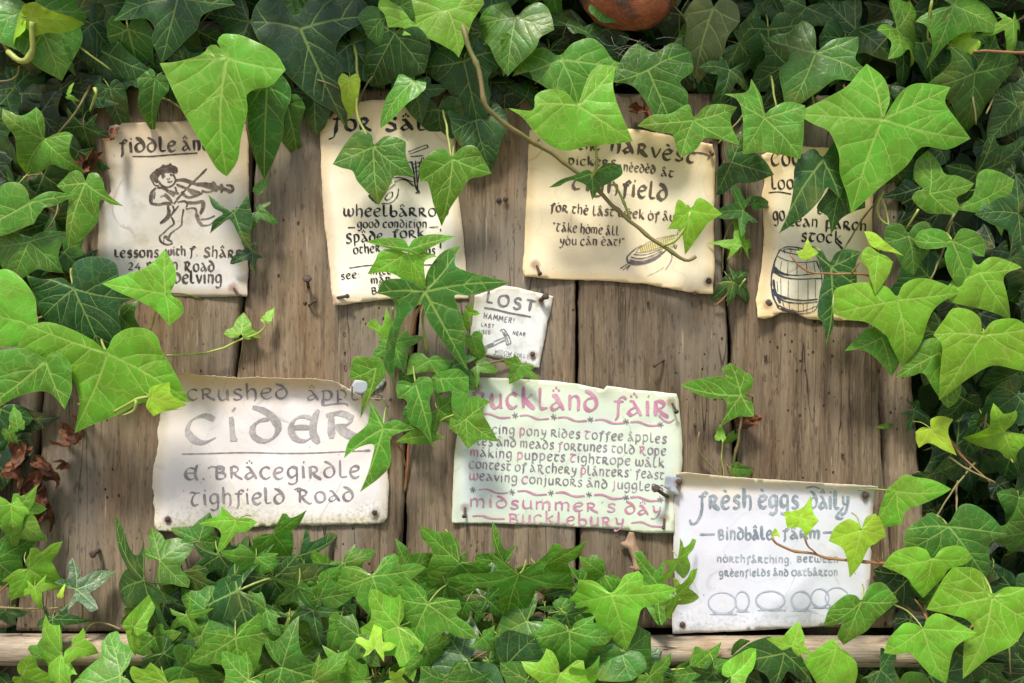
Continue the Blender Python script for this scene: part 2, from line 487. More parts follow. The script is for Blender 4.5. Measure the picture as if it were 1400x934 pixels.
# dark lower boards behind the rail, and the log above the planks
plank([(890, -60), (990, -60)], [(890, 640), (990, 640)], 903, 1100, 8.8, dout=-0.012, nx=30, name='lower_board')
plank([(890, 640), (990, 640)], [(890, 1270), (990, 1270)], 903, 1100, 12.8, dout=-0.014, nx=30, name='lower_board')
M_LOG = wood_material('dark_log', (0.16, 0.08, 0.045), (0.09, 0.045, 0.028), (0.03, 0.02, 0.015), 'x', 1.0)
rail(-120, 330, 44, 38, 0.026, 'top_log', 9.0, -0.050, M_LOG)
for x in (60, 660, 1150):       # posts carrying the board, standing in the ground
    c = P(x, 0, 0)
    vs = []; fs = []
    tube([Vector((c.x, 0.065, z)) for z in (0, 0.5, 1.0, 1.4, 1.74)], 0.042, 0.038, 10, vs, fs)
    link('post', mesh('post', vs, fs, M_LOG), BOARD)

# ------------------------------------------------------------------ nails
def nail(px, py, hx=0, hy=0, r=5.0, out=0.012, shaft=1.6):
    """a nail driven in at (px,py) whose head stands out, shifted by (hx,hy) pixels; small out = flush"""
    a = P(px, py, -0.004); b = P(px+hx, py+hy, out)
    m1 = P(px+hx*0.35, py+hy*0.30, out*0.55+0.001)
    vs, fs = [], []
    path = [Vector(p) for p in crom([a, m1, b], 0.003)]
    tube(path, shaft/1000, shaft/1000, 7, vs, fs)
    t = (b-path[-3]).normalized() if len(path) > 3 else Vector((0, -1, 0))
    t = (t*0.6+Vector((0, -1, 0))*0.6).normalized()
    u = t.cross(Vector((0, 0, 1))).normalized(); v = t.cross(u)
    n = 12; base = len(vs); rr = r*.86/1000
    rnd = random.Random(int(px*13+py))
    irr = [1+rnd.uniform(-0.14, 0.14) for _ in range(n)]
    for (rad, h) in ((0.55, -0.0012), (1.0, -0.0006), (1.02, 0.0006), (0.7, 0.0016), (0.25, 0.0019)):
        for k in range(n):
            an = 2*PI*k/n; vs.append(b+(u*math.cos(an)+v*math.sin(an))*rr*rad*irr[k]+t*h)
    for q in range(4):
        for k in range(n):
            k2 = (k+1) % n; fs.append((base+q*n+k, base+q*n+k2, base+(q+1)*n+k2, base+(q+1)*n+k))
    fs.append(tuple(base+4*n+k for k in range(n))); fs.append(tuple(base+k for k in range(n))[::-1])
    me = mesh('nail', vs, fs, M_RUST)
    return link('nail', me, BOARD)
NAILS = [(422, 394, -2, -13, 6.5, .018, 2.3), (421, 418, 9, -6, 3.0, .012, 1.5), (417, 414, 0, 0, 3, .002), (455, 408, 20, -3, 3.6, .016, 2.2),
          (318, 392, 9, 13, 3.2, .014, 1.9), (732, 360, 6, 14, 3.6, .014, 1.8), (969, 384, 0, 0, 4.6, .008), (950, 402, 0, 0, 3.4, .008), (1050, 415, 0, 0, 6, .008),
          (738, 411, 8, -6, 5.8, .016, 3.2), (728, 484, 0, 0, 4.0, .008), (229, 710, 0, 0, 4.2, .010), (512, 701, 0, 0, 4.2, .010),
          (917, 548, 8, 15, 3.8, .014, 1.6), (636, 692, -1, 14, 3.6, .014, 1.6), (909, 706, -2, 16, 2.6, .012, 1.6), (914, 680, -17, -12, 6.2, .030, 2.6),
          (928, 659, 0, 0, 4.6, .018), (1183, 677, 0, 0, 5.0, .012), (933, 854, 0, 0, 4.4, .010), (136, 752, -9, 6, 6.0, .020, 3.0), (682, 274, 0, 0, 4.0, .003),
          (691, 273, 0, 0, 4.2, .006), (908, 492, -13, 8, 3.0, .014, 1.8), (950, 580, 0, 2, 2.6, .004), (652, 528, 0, 0, 3.4, .008), (967, 203, 7, 8, 3.0, .014, 1.8),
          (1047, 487, 0, 0, 3.0, .004), (1152, 621, 0, 0, 2.8, .003), (886, 413, 0, 0, 2.4, .002), (612, 158, 10, -8, 3.4, .016, 2.0), (545, 500, 0, 0, 3.6, .006)]
for a in NAILS: nail(*a)

# ------------------------------------------------------------------ lettering
G = {}   # uncial hand: glyph -> (advance, strokes); '-' stroke = straight polyline
def gl(ch, wd, s): G[ch] = (wd, s)
gl('a', .86, "-.10,1.0 .30,.98 .78,.0|.50,.60 .20,.42 .06,.16 .20,.0 .42,.10 .62,.34")
gl('b', .80, "-.12,1.5 .12,.05|.12,.12 .40,-.02 .66,.16 .68,.52 .48,.72 .14,.60")
gl('B', .86, "-.14,1.05 .14,.0|.0,1.0 .35,1.06 .60,.92 .52,.62 .20,.54|.20,.54 .62,.48 .72,.22 .50,.0 .10,.0")
gl('c', .76, ".66,.86 .46,1.0 .18,.86 .06,.46 .20,.10 .44,-.02 .70,.18")
gl('d', .84, ".08,1.34 .36,1.22 .62,.90 .74,.48 .60,.10 .36,-.02 .12,.16 .08,.52 .26,.80 .50,.86")
gl('e', .76, ".68,.16 .44,-.02 .18,.10 .06,.50 .20,.88 .44,1.0 .64,.86 .58,.62|.08,.50 .34,.54 .58,.62")
gl('E', 1.0, ".86,1.25 .74,.9 .70,.3 .86,-.10|.70,.16 .44,-.02 .18,.10 .06,.50 .20,.88 .46,.98 .72,.86|.08,.50 .34,.54 .70,.52")
gl('f', .70, ".72,1.10 .54,1.26 .36,1.12 .30,.6 .30,-.10 .16,-.42|-.04,.92 .60,.92")
gl('F', 1.1, ".86,1.40 .62,1.52 .42,1.30 .38,.6 .30,-.20 .10,-.52 -.14,-.50 -.18,-.32|-.06,.92 .78,.98")
gl('g', .82, ".64,.90 .36,1.0 .12,.78 .10,.34 .32,.10 .62,.34|-.66,1.0 .68,.0|.68,.02 .62,-.34 .34,-.50 .08,-.38")
gl('h', .80, "-.12,1.55 .14,.0|.14,.62 .36,.96 .60,.86 .66,.46 .64,.0 .56,-.18")
gl('i', .34, "-.12,1.0 .16,.04 .26,.02|.14,1.24 .22,1.40")
gl('I', .34, "-.14,1.0 .16,.0 .26,.02")
gl('j', .44, ".24,1.0 .26,.2 .22,-.26 .02,-.46|.2,1.24 .28,1.40")
gl('k', .80, "-.12,1.5 .14,.0|.66,.98 .40,.74 .14,.54|.26,.58 .48,.26 .80,-.04")
gl('l', .60, "-.14,1.46 .14,.06|.14,.06 .34,.0 .60,.08")
gl('m', 1.16, "-.10,1.0 .12,.0|.12,.70 .32,.98 .50,.86 .54,.46 .52,.0|.54,.70 .74,.98 .94,.86 .98,.40 .94,.0 1.06,.04")
gl('n', .80, "-.08,1.0 .14,.98 .14,.0|.14,.70 .36,.98 .58,.88 .64,.46 .60,.0 .72,.04")
gl('N', .86, "-.12,.0 .12,1.0|-.12,1.0 .66,.0|-.68,1.0 .68,.0")
gl('o', .82, ".42,.98 .16,.86 .06,.48 .18,.10 .42,-.02 .66,.12 .74,.50 .64,.86 .40,.98")
gl('p', .84, "-.14,1.0 .14,-.52|.0,.92 .36,1.02 .64,.84 .70,.44 .50,.04 .16,.06")
gl('r', .84, "-.12,1.0 .12,.0|.0,.94 .32,1.04 .56,.86 .48,.58 .18,.50|.26,.50 .50,.18 .84,-.06")
gl('R', 1.1, "-.26,1.16 .22,.0|-.06,1.16 .16,1.06 .50,1.18 .72,.98 .62,.66 .28,.54|.34,.54 .62,.10 .92,-.16 1.08,-.06")
gl('s', .66, ".60,.86 .40,1.0 .18,.88 .18,.64 .50,.40 .56,.14 .34,-.02 .06,.08")
gl('S', .86, ".76,1.06 .50,1.22 .22,1.06 .24,.78 .62,.48 .70,.14 .40,-.06 .06,.06")
gl('t', .70, ".0,.92 .16,1.0 .62,.94 .70,1.0|.38,.94 .18,.62 .16,.20 .36,.0 .62,.12")
gl('T', .84, ".0,1.08 .14,1.22 .44,1.12 .80,1.16|.50,1.14 .24,.78 .14,.32 .32,.0 .66,.12")
gl('u', .80, "-.10,1.0 .14,.98 |.14,.98 .12,.36 .28,.02 .54,.12 .64,.40|-.64,1.0 .66,.06 .76,.04")
gl('v', .74, "-.06,1.0 .38,.02|.38,.02 .56,.5 .68,1.0")
gl('w', 1.14, "-.06,1.0 .16,.94|.16,.94 .12,.36 .28,.02 .48,.14 .56,.50 .56,.92|.56,.50 .62,.10 .80,.0 .98,.22 1.04,.66 .94,.98")
gl('y', .80, "-.08,1.0 .22,.96|.22,.96 .22,.50 .40,.34 .62,.50|.70,1.0 .64,.30 .44,-.30 .16,-.48 .02,-.38")
gl('P', .84, ".22,1.12 .14,.6 .14,-.46|.0,.86 .36,1.06 .66,.84 .70,.44 .50,.04 .16,.06")
gl('C', .84, ".74,.90 .52,1.08 .20,.92 .04,.46 .20,.04 .48,-.04 .78,.18")
gl('W', 1.24, "-.02,1.06 .16,.98|.16,.98 .10,.36 .28,.0 .50,.14 .60,.50 .60,.96|.60,.50 .66,.10 .86,-.02 1.06,.22 1.12,.66 1.0,1.06")
gl('J', .54, ".30,1.14 .32,.2 .24,-.30 .0,-.44")
gl('D', .96, ".10,1.0 .45,1.06 .82,.70 .74,.18 .40,-.02 .12,.04|-.22,1.0 .22,.02")
gl('O', .96, ".46,1.06 .16,.90 .04,.48 .18,.06 .46,-.04 .76,.10 .86,.52 .74,.92 .44,1.06")
gl('L', .64, "-.14,1.1 .14,.04|.14,.04 .36,.0 .64,.10")
gl('M', 1.2, ".12,.0 .22,.6 .12,1.0|.20,.86 .44,1.02 .56,.6 .54,.0|.58,.86 .86,1.02 1.0,.6 1.02,.0")
gl('2', .64, ".08,.84 .30,1.04 .54,.84 .46,.5 .08,.02|-.06,.02 .60,.04")
gl('4', .68, "-.46,1.0 .04,.34 .64,.36|-.46,.62 .44,-.06")
gl('.', .30, "-.08,.06 .18,.02"); gl(',', .30, "-.14,.08 .06,-.16"); gl(':', .34, "-.10,.70 .20,.66|-.10,.14 .20,.10")
gl('!', .34, "-.20,1.3 .14,.36|-.08,.06 .16,.02"); gl("'", .26, "-.16,1.3 .06,1.05"); gl('"', .46, "-.14,1.3 .08,1.02|-.34,1.3 .28,1.02")
gl('-', .7, "-.02,.48 .66,.52")
gl('t_', .5, "")
A_ = {}  # plain pencil capitals
def ga(ch, wd, s): A_[ch] = (wd, s)
ga('L', .62, "-.1,1 .1,0 .58,.02"); ga('O', .92, ".45,1.0 .14,.82 .06,.46 .2,.06 .48,-.02 .76,.14 .84,.56 .7,.92 .44,1.0")
ga('S', .72, ".62,.88 .36,1.0 .12,.82 .2,.58 .54,.42 .6,.14 .32,-.02 .06,.1"); ga('T', .74, "-.0,.98 .74,.96|-.38,.97 .36,0")
ga('H', .72, "-.1,1 .1,0|-.6,1 .6,0|-.1,.5 .6,.5"); ga('A', .76, "-.04,0 .36,1 .7,0|-.16,.36 .58,.36"); ga('M', .86, "-.06,0 .14,1 .42,.3 .7,1 .8,0")
ga('E', .62, "-.56,1 .1,.98 .1,0 .58,.02|-.1,.52 .48,.5"); ga('R', .7, "-.1,1 .1,0|.1,.98 .48,.96 .54,.68 .12,.5|-.26,.5 .62,0")
ga('!', .3, "-.14,1 .14,.34|-.14,.08 .16,.0"); ga('U', .72, ".1,1 .1,.3 .34,0 .6,.3 .6,1"); ga('D', .74, "-.1,1 .1,0|.06,1 .48,.9 .64,.5 .46,.08 .08,.0")
ga('N', .74, "-.1,0 .1,1 .6,0 .6,1"); ga('W', .9, "-.02,1 .22,0 .44,.7 .66,0 .88,1"); ga('I', .3, "-.14,1 .14,0"); ga('G', .8, ".66,.84 .4,1 .1,.7 .1,.26 .4,0 .66,.16 .66,.44 .44,.44")
ga('Y', .7, "-.04,1 .34,.5 .66,1|-.34,.5 .3,0"); ga('F', .6, "-.54,1 .1,.98 .1,0|-.1,.52 .46,.5")

def parse(st):
    straight = st.startswith('-') and not st.startswith('-.') or st.startswith('-.') and False
    if st.startswith('-'):
        straight = True; st = st[1:]
    pts = [tuple(float(q) for q in p.split(',')) for p in st.split()]
    return straight, pts

class Ink:
    """collects pen strokes given in photograph pixels, then lays them on a sheet"""
    def __init__(s, wt=1.22): s.v = []; s.f = []; s.k = 0; s.z = []; s.g = 0; s.fg = []; s.wt = wt
    def stroke(s, pts, w, ang=35, thin=0.28, step=None, taper=True, straight=False):
        w = w*s.wt*(1+.17*math.sin(s.k*2.3+s.k*s.k*.7))
        if len(pts) < 2: return
        if straight:
            out = []
            for i in range(len(pts)-1):
                seg = crom([pts[i], pts[i+1]], step or max(1.0, w*0.8))
                out += seg[:-1] if i < len(pts)-2 else seg
            q = np.array(out)
        else: q = np.array(crom(pts, step or max(0.8, w*0.6)))
        n = len(q)
        if n < 2: return
        d = np.gradient(q, axis=0); L = np.maximum(np.linalg.norm(d, axis=1), 1e-6); d = d/L[:, None]
        nn = np.stack([-d[:, 1], d[:, 0]], 1)
        a = math.radians(ang); u = np.array([math.cos(a), -math.sin(a)]); v = np.array([math.sin(a), math.cos(a)])
        h = 0.5*np.sqrt((w*(nn@u))**2+(w*thin*(nn@v))**2)
        rnd = random.Random(s.k*7+3)
        p0 = rnd.uniform(0, 6); jit = np.array([1+rnd.uniform(-.09, .09)+.16*math.sin(p0+i_*.55) for i_ in range(n)]); h = h*jit
        if taper: h[0] *= 0.72; h[-1] *= 0.6
        b = len(s.v)
        for i in range(n):
            s.v.append(q[i]+nn[i]*h[i]); s.v.append(q[i]-nn[i]*h[i]); s.z += [s.k % 7]*2
        for i in range(n-1): s.f.append((b+2*i, b+2*i+2, b+2*i+3, b+2*i+1)); s.fg.append(s.g)
        s.k += 1
    def blob(s, c, rx, ry, n=9):
        b = len(s.v); rnd = random.Random(s.k)
        for i in range(n):
            a = 2*PI*i/n; k = rnd.uniform(.85, 1.12)
            s.v.append(np.array([c[0]+rx*k*math.cos(a), c[1]+ry*k*math.sin(a)])); s.z.append(s.k % 7)
        s.f.append(tuple(range(b, b+n))[::-1]); s.fg.append(s.g); s.k += 1
    def build(s, name, mat, surf, parent, off=0.0005):
        if not s.v: return None
        vs = [P(v[0], v[1], surf(v[0], v[1])+off+0.00004*z) for v, z in zip(s.v, s.z)]
        if not s.grouped: return link(name, mesh(name, vs, s.f, mat), parent)
        for g_ in sorted(set(s.fg)):      # one part for each written line
            fs = [f for f, q in zip(s.f, s.fg) if q == g_]; ids = sorted({i for f in fs for i in f}); mp = {i: k for k, i in enumerate(ids)}
            link(name, mesh(name, [vs[i] for i in ids], [tuple(mp[i] for i in f) for f in fs], mat), parent)
    grouped = False; each = True

class Txt:
    def __init__(s, ox=0, oy=0, sc=1.0): s.o = np.array([ox, oy], float); s.s = sc
    def p(s, x, y): return np.array([x, y], float)/s.s+s.o
    def line(s, ink, text, x0, y0, x1, y1, xh, nib, font=G, slant=0.0, ang=35, thin=0.28, ink2=None, spc=0.14, bounce=0.05, mark='dots'):
        """text written from (x0,y0) to (x1,y1) on its baseline; * sends the next letter to ink2"""
        seq = []; cur = 0.0; alt = False
        for q_ in (ink, ink2):
            if q_ is not None: q_.g += 1; q_.grouped = True
        for ch in text:
            if ch == '*': alt = True; continue
            if ch == ' ': cur += 0.42; continue
            acc = None
            if ch in 'åäâ': acc = {'å': 'dots', 'ä': 'dots', 'â': 'hat'}[ch]; ch = 'a'
            elif ch == 'è': acc = 'grave'; ch = 'e'
            elif ch == 'ò': acc = 'dot'; ch = 'o'
            if ch not in font: continue
            wd, st = font[ch]; seq.append((ch, cur, st, acc, alt)); alt = False
            cur += wd+spc
        tot = cur-spc
        A = s.p(x0, y0); B = s.p(x1, y1); D = B-A; W = np.linalg.norm(D); dx = D/W; up = np.array([dx[1], -dx[0]])
        k = W/tot; hh = xh/s.s; rnd = random.Random(hash(text) % 1000 if False else len(text)*31+int(x0))
        for ch, cx, st, acc, al in seq:
            tgt = ink2 if (al and ink2 is not None) else ink
            if al and ink2 is not None: ink2.g += 1
            by = rnd.uniform(-bounce, bounce); sx = rnd.uniform(.96, 1.04)
            def tr(px, py): return A+dx*((cx+px*sx)*k+slant*py*hh)+up*((py+by)*hh)
            for one in st.split('|'):
                if not one.strip(): continue
                sg, pts = parse(one.strip())
                tgt.stroke([tr(*q) for q in pts], nib/s.s, ang, thin, straight=sg)
            if acc:
                mx = .34; my = 1.34
                if acc == 'dots':
                    for (ax, ay) in ((mx-.16, my), (mx+.14, my), (mx, my+.18)):
                        tgt.blob(tr(ax, ay), nib/s.s*.42, nib/s.s*.42, 7)
                elif acc == 'hat': tgt.stroke([tr(mx-.2, my-.06), tr(mx, my+.12), tr(mx+.2, my-.06)], nib/s.s*.6, ang, .5, straight=True)
                elif acc == 'grave': tgt.stroke([tr(mx-.16, my+.1), tr(mx+.12, my-.02)], nib/s.s*.7, ang, .5)
                elif acc == 'dot': tgt.blob(tr(mx, my), nib/s.s*.4, nib/s.s*.4, 7)
    def draw(s, ink, spec, ang=35, thin=0.55):
        """spec: 'width:x,y x,y ...' items separated by ;"""
        for it in spec.split(';'):
            it = it.strip()
            if not it: continue
            if ink.grouped and ink.each: ink.g += 1
            w_, rest = it.split(':')
            pts = [s.p(*[float(q) for q in t.split(',')]) for t in rest.split()]
            ink.stroke(pts, float(w_)/s.s, ang, thin)
    def ell(s, ink, cx, cy, rx, ry, w, a0=0, a1=400, thin=.5, ang=35):
        pts = [s.p(cx+rx*math.cos(math.radians(a)), cy+ry*math.sin(math.radians(a))) for a in np.linspace(a0, a1, 18)]
        ink.stroke(pts, w/s.s, ang, thin)

# ------------------------------------------------------------------ paper sheets
def sheet(name, outline, surf, mat, label, seed, corner=None, rough=1.0, cat='notice'):
    """a parchment sheet from an outline in pixels; surf(x,y) gives its distance from the board"""
    root_loc = P(sum(p[0] for p in outline)/len(outline), max(p[1] for p in outline), 0.002)
    root = empty(name, root_loc, label, cat)
    pts = []
    n = len(outline); rnd = random.Random(seed)
    for i in range(n):
        a = np.array(outline[i], float); b = np.array(outline[(i+1) % n], float)
        L = np.linalg.norm(b-a); k = max(1, int(L/3.0)); nn = np.array([-(b-a)[1], (b-a)[0]])/max(L, 1e-6)
        for j in range(k):
            t = j/k; q = a+(b-a)*t
            s_ = (i*7.3+t*L*0.09)
            off = rough*(0.9*mnoise.noise(Vector((q[0]*.05, q[1]*.05, seed)))+0.6*mnoise.noise(Vector((q[0]*.21, q[1]*.21, seed+5))))
            pts.append(q+nn*off)
    poly = np.array(pts)
    x0, y0 = poly.min(0); x1, y1 = poly.max(0)
    gx, gy = np.meshgrid(np.arange(x0, x1, 5.5), np.arange(y0, y1, 5.5))
    gp = np.stack([gx.ravel(), gy.ravel()], 1); gp = gp+np.random.RandomState(seed).uniform(-.6, .6, gp.shape)
    gp = gp[inside(poly, gp)]
    ds, _ = segdist(gp, poly, np.roll(poly, -1, 0)); dm = ds.min(1); gp = gp[dm > 1.6]
    allv = np.concatenate([poly, gp]); m = len(poly)
    r = delaunay_2d_cdt([Vector(v) for v in allv], [(i, (i+1) % m) for i in range(m)], [], 1, 1e-4)
    V2 = np.array([[v.x, v.y] for v in r[0]]); F = [tuple(f) for f in r[2]]
    ds, _ = segdist(V2, poly, np.roll(poly, -1, 0)); ed = ds.min(1)/1000
    top = [P(v[0], v[1], surf(v[0], v[1])) for v in V2]
    me = mesh('sheet', top, F, mat)
    # face the viewer
    if me.polygons[0].normal.y > 0:
        me = mesh('sheet', top, [f[::-1] for f in F], mat)
    fattr(me, 'edge', ed)
    nd = np.min([np.hypot(V2[:, 0]-a[0], V2[:, 1]-a[1]-2) for a in NAILS], axis=0)/1000; fattr(me, 'nail', nd)
    o = link('sheet', me, root)
    md = o.modifiers.new('thickness', 'SOLIDIFY'); md.thickness = 0.0005; md.offset = -1
    return root

def edged(outline):
    P_ = np.array(outline, float); Q_ = np.roll(P_, -1, 0)
    def f(x, y): return float(segdist(np.array([[x, y]]), P_, Q_)[0].min())
    return f

def wavy(seed, base=0.0045, amp=0.0018, sc=0.011, corners=(), tilt=None):
    """corners: (x, y, radius px, lift m)"""
    rc = random.Random(seed*31+1); cre = []
    for i in range(4):
        a = rc.uniform(0, PI); cre.append((math.cos(a), math.sin(a), rc.uniform(-1, 1), rc.choice([-1, 1])*rc.uniform(.0005, .0010)))
    def f(x, y):
        d = base+amp*mnoise.noise(Vector((x*sc, y*sc*1.1, seed)))+amp*0.35*mnoise.noise(Vector((x*sc*3, y*sc*3, seed+9)))
        if sc < .03:      # old folds
            X0, Y0 = {1: (236, 286), 2: (538, 278), 3: (846, 288), 4: (1115, 320), 5: (700, 448), 6: (370, 620), 7: (774, 620), 8: (1050, 750)}.get(seed, (x, y))
            for (ca, sa, of, am) in cre:
                q = abs((x-X0)*ca+(y-Y0)*sa-of*90)
                if q < 16: d += am*(1-q/16)
        for (cx, cy, r, l) in corners:
            q = math.hypot(x-cx, y-cy)
            if q < r: d += l*(1-q/r)**2
        if tilt: d += tilt(x, y)
        return max(d, 0.0018)
    return f

# 1 fiddle lessons
OUT1 = [(150, 172), (168, 168), (200, 167), (240, 166), (262, 164), (300, 166), (336, 170), (340, 200), (340, 300), (339, 380), (338, 405), (290, 406), (240, 405), (180, 402), (134, 400), (133, 345), (135, 292), (144, 272), (152, 262), (149, 240), (144, 215), (143, 190)]
sf = wavy(1, corners=((338, 405, 60, .006), (150, 170, 50, .007), (134, 345, 50, .004)))
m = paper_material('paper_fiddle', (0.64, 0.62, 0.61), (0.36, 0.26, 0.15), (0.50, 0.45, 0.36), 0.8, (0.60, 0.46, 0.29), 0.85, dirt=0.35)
pp = sheet('notice', OUT1, sf, m, 'parchment notice of fiddle lessons with a brush drawing of a boy fiddler', 11)
T = Txt(125, 155, 3.591); ink = Ink(); dr = Ink(2.1)
T.line(ink, 'fiddle', 135, 192, 418, 185, 50, 13); T.line(ink, 'ånd', 445, 182, 590, 176, 46, 12)
T.draw(ink, "8:200,211 300,210 400,202 520,194")
T.line(ink, 'Lessons', 112, 706, 330, 704, 34, 11); T.line(ink, 'with', 362, 696, 462, 694, 30, 9); T.line(ink, 'f. Shårp', 478, 696, 742, 712, 36, 10)
T.line(ink, '24 Main', 178, 768, 426, 764, 34, 9); T.line(ink, 'Road', 452, 774, 604, 776, 38, 10); T.line(ink, 'Delving', 400, 830, 640, 836, 42, 10)
ink.build('lettering', ink_material('ink_fiddle', (0.035, 0.026, 0.02), (0.22, 0.18, 0.15), 0.6), sf, pp)
T.draw(dr, """9:300,322 292,306 304,296; 9:316,296 320,276 336,272; 10:340,272 352,256 366,262; 10:366,266 386,252 396,264; 8:396,264 412,272 414,292; 9:340,296 352,300 356,290; 18:306,332 308,300 330,282 350,268 380,264 402,272 410,292; 12:318,318 326,300 346,286 372,280 396,284; 9:300,312 316,322 322,340;
4:330,334 344,352 372,362 400,350 412,326 402,300; 4:300,336 312,352 332,354; 5:344,304 362,306; 4:384,300 398,302; 3:368,320 378,324 384,314; 4:372,336 388,336 398,330; 5:344,312 356,314;
8:318,364 300,380 292,408 290,442; 7:290,442 330,446 362,440 392,444; 7:322,364 352,366 380,384 406,404; 4:336,410 356,402 374,414 390,432; 5:360,392 382,414 398,440; 4:312,384 306,420;
6:404,444 440,398 486,348 530,306 566,270; 4:414,424 452,384 500,336 556,284; 9:410,328 450,326 490,338 530,352; 6:416,348 452,362 494,376 534,388; 15:520,346 556,350 592,360 628,366; 9:624,366 656,372 690,386;
6:540,380 574,386 606,372 636,352; 6:594,336 606,352 600,374 618,380; 6:636,346 642,366 636,390; 7:660,352 688,356 692,380 668,388; 5:556,340 580,344 604,344; 6:440,386 472,410 508,404 546,388; 4:470,372 496,392 520,384;
5:384,380 408,390 430,392; 5:410,360 416,384 400,402; 6:376,452 372,500 336,540; 6:336,540 368,522 398,488 428,452; 5:398,452 404,472 396,492; 5:420,436 456,430 470,444 462,462;
8:470,436 506,438 544,432 546,462 532,494; 5:462,470 492,464 512,470 514,496; 5:452,470 444,512 440,548 410,572; 6:392,508 404,540 378,562 350,590; 5:410,572 386,592 374,624; 5:350,590 334,604 342,630 372,644 400,636; 4:360,600 372,616 396,630;
7:514,492 526,528 544,550; 5:536,520 572,516 606,502; 5:544,550 580,546 612,520; 5:384,470 380,500 372,520;4:352,610 362,606 374,602""", 35, .5)
dr.build('drawing', ink_material('ink_fiddler', (0.05, 0.035, 0.028), (0.30, 0.24, 0.19), 0.7), sf, pp, .0006)

# 2 for sale
OUT2 = [(436, 166), (450, 160), (470, 141), (500, 138), (524, 136), (553, 143), (570, 150), (612, 152), (622, 170), (624, 230), (627, 270), (632, 310), (636, 350), (638, 385), (641, 409), (600, 409), (560, 407), (520, 410), (455, 418), (453, 395), (449, 350), (444, 310), (441, 270), (439, 230), (438, 190)]
sf = wavy(2, corners=((455, 418, 70, .008), (436, 166, 40, .006), (622, 155, 50, .005), (640, 330, 60, .004)))
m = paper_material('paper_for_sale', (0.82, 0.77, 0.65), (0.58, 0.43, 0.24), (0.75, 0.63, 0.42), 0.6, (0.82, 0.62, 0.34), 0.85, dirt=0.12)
pp = sheet('notice', OUT2, sf, m, 'cream parchment headed FOR SALE with a sketched wheelbarrow, half hidden by ivy', 12)
T = Txt(425, 130, 3.164); ink = Ink(); dr = Ink()
T.line(ink, 'for', 92, 150, 262, 152, 48, 13); T.line(ink, 'Såle', 318, 150, 560, 152, 44, 13)
T.draw(ink, "7:110,118 104,150 100,180 76,192; 6:545,128 566,134 588,124")
T.line(ink, 'wheelbårrow', 138, 524, 596, 524, 34, 8.5); T.line(ink, 'good condition', 200, 573, 502, 574, 25, 6); T.draw(ink, "5:160,573 192,573; 5:512,572 552,570")
T.line(ink, 'Spåde', 150, 638, 312, 630, 32, 8); T.line(ink, 'fork', 352, 620, 492, 616, 30, 8); T.draw(ink, "7:562,578 560,590; 7:562,606 560,662; 5:544,634 580,630")
T.line(ink, 'other', 184, 686, 302, 676, 26, 7); T.line(ink, 'things', 420, 690, 538, 690, 26, 7)
T.draw(ink, "5:166,748 260,736 380,736 532,734")
T.line(ink, 'see:', 130, 798, 214, 788, 22, 6.5); T.line(ink, 'mill', 256, 776, 345, 774, 22, 6); T.line(ink, 'mån', 260, 814, 345, 808, 22, 6); T.line(ink, 'Bån', 262, 860, 345, 852, 26, 6.5)
ink.build('lettering', ink_material('ink_for_sale', (0.018, 0.02, 0.024), (0.10, 0.10, 0.11), 0.5), sf, pp)
T.draw(dr, """5:420,246 460,230 502,215; 5:426,256 466,242 508,226; 4:502,215 508,226; 5:430,266 486,262; 6:436,286 446,340 452,392 470,424; 6:452,284 458,350 462,410; 5:470,290 470,330 462,380; 4:480,270 476,300; 7:452,424 470,420;
6:300,350 360,342 412,346 450,354; 6:330,366 380,356 440,376; 5:360,374 404,366 446,394; 7:280,440 318,404 352,372; 6:296,452 330,414 366,382; 5:270,420 310,380 340,350; 5:305,470 345,466 372,440 380,404; 4:318,446 336,424 352,420 350,440 330,454 318,446; 9:250,432 268,452 292,468;
5:440,300 480,286; 5:438,320 472,306; 5:444,336 470,326; 4:486,268 494,300; 5:200,300 300,352; 5:240,290 440,290""", 35, .5)
dr.build('drawing', ink_material('ink_barrow', (0.02, 0.022, 0.028), (0.12, 0.12, 0.13), 0.4), sf, pp, .0006)

# 3 harvest
OUT3 = [(724, 178), (760, 172), (800, 171), (846, 175), (880, 178), (925, 187), (974, 197), (978, 215), (977, 260), (976, 310), (977, 360), (975, 402), (950, 401), (915, 394), (880, 388), (840, 385), (800, 383), (760, 382), (718, 378), (714, 368), (717, 340), (718, 300), (721, 250), (722, 210)]
sf = wavy(3, corners=((718, 378, 70, .008), (975, 402, 60, .005), (974, 197, 60, .010)), amp=.0024)
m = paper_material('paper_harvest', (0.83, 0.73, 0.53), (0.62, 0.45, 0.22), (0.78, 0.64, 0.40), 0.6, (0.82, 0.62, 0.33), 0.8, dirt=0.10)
pp = sheet('notice', OUT3, sf, m, 'yellowed parchment asking for harvest pickers, with a corn cob drawn at its foot', 13)
T = Txt(705, 170, 3.891); ink = Ink(); dr = Ink(); kn = Ink()
T.line(ink, 'the', 330, 132, 450, 138, 44, 14); T.line(ink, 'hårvèst'.replace('å', 'a'), 500, 140, 952, 208, 56, 17, bounce=.06)
T.draw(ink, "9:890,150 950,150 1000,156 1030,170 1020,188")
T.line(ink, 'pickèrs', 278, 214, 532, 224, 32, 9.5); T.line(ink, 'nèedèd', 572, 246, 742, 262, 32, 9.5); T.line(ink, 'åt', 772, 274, 838, 282, 32, 9.5)
T.line(ink, 'Tigh', 292, 340, 545, 372, 52, 17); T.line(ink, 'fièld'.replace('è', 'e'), 560, 376, 805, 404, 62, 18)
T.line(ink, 'fòr thè låst wèek òf Aug'.replace('A', 'å'), 182, 462, 880, 518, 34, 9, bounce=.07)
T.line(ink, '"Tâke hòme åll', 196, 566, 550, 592, 34, 8); T.line(ink, 'yòu cân èat!"', 232, 640, 580, 648, 32, 8)
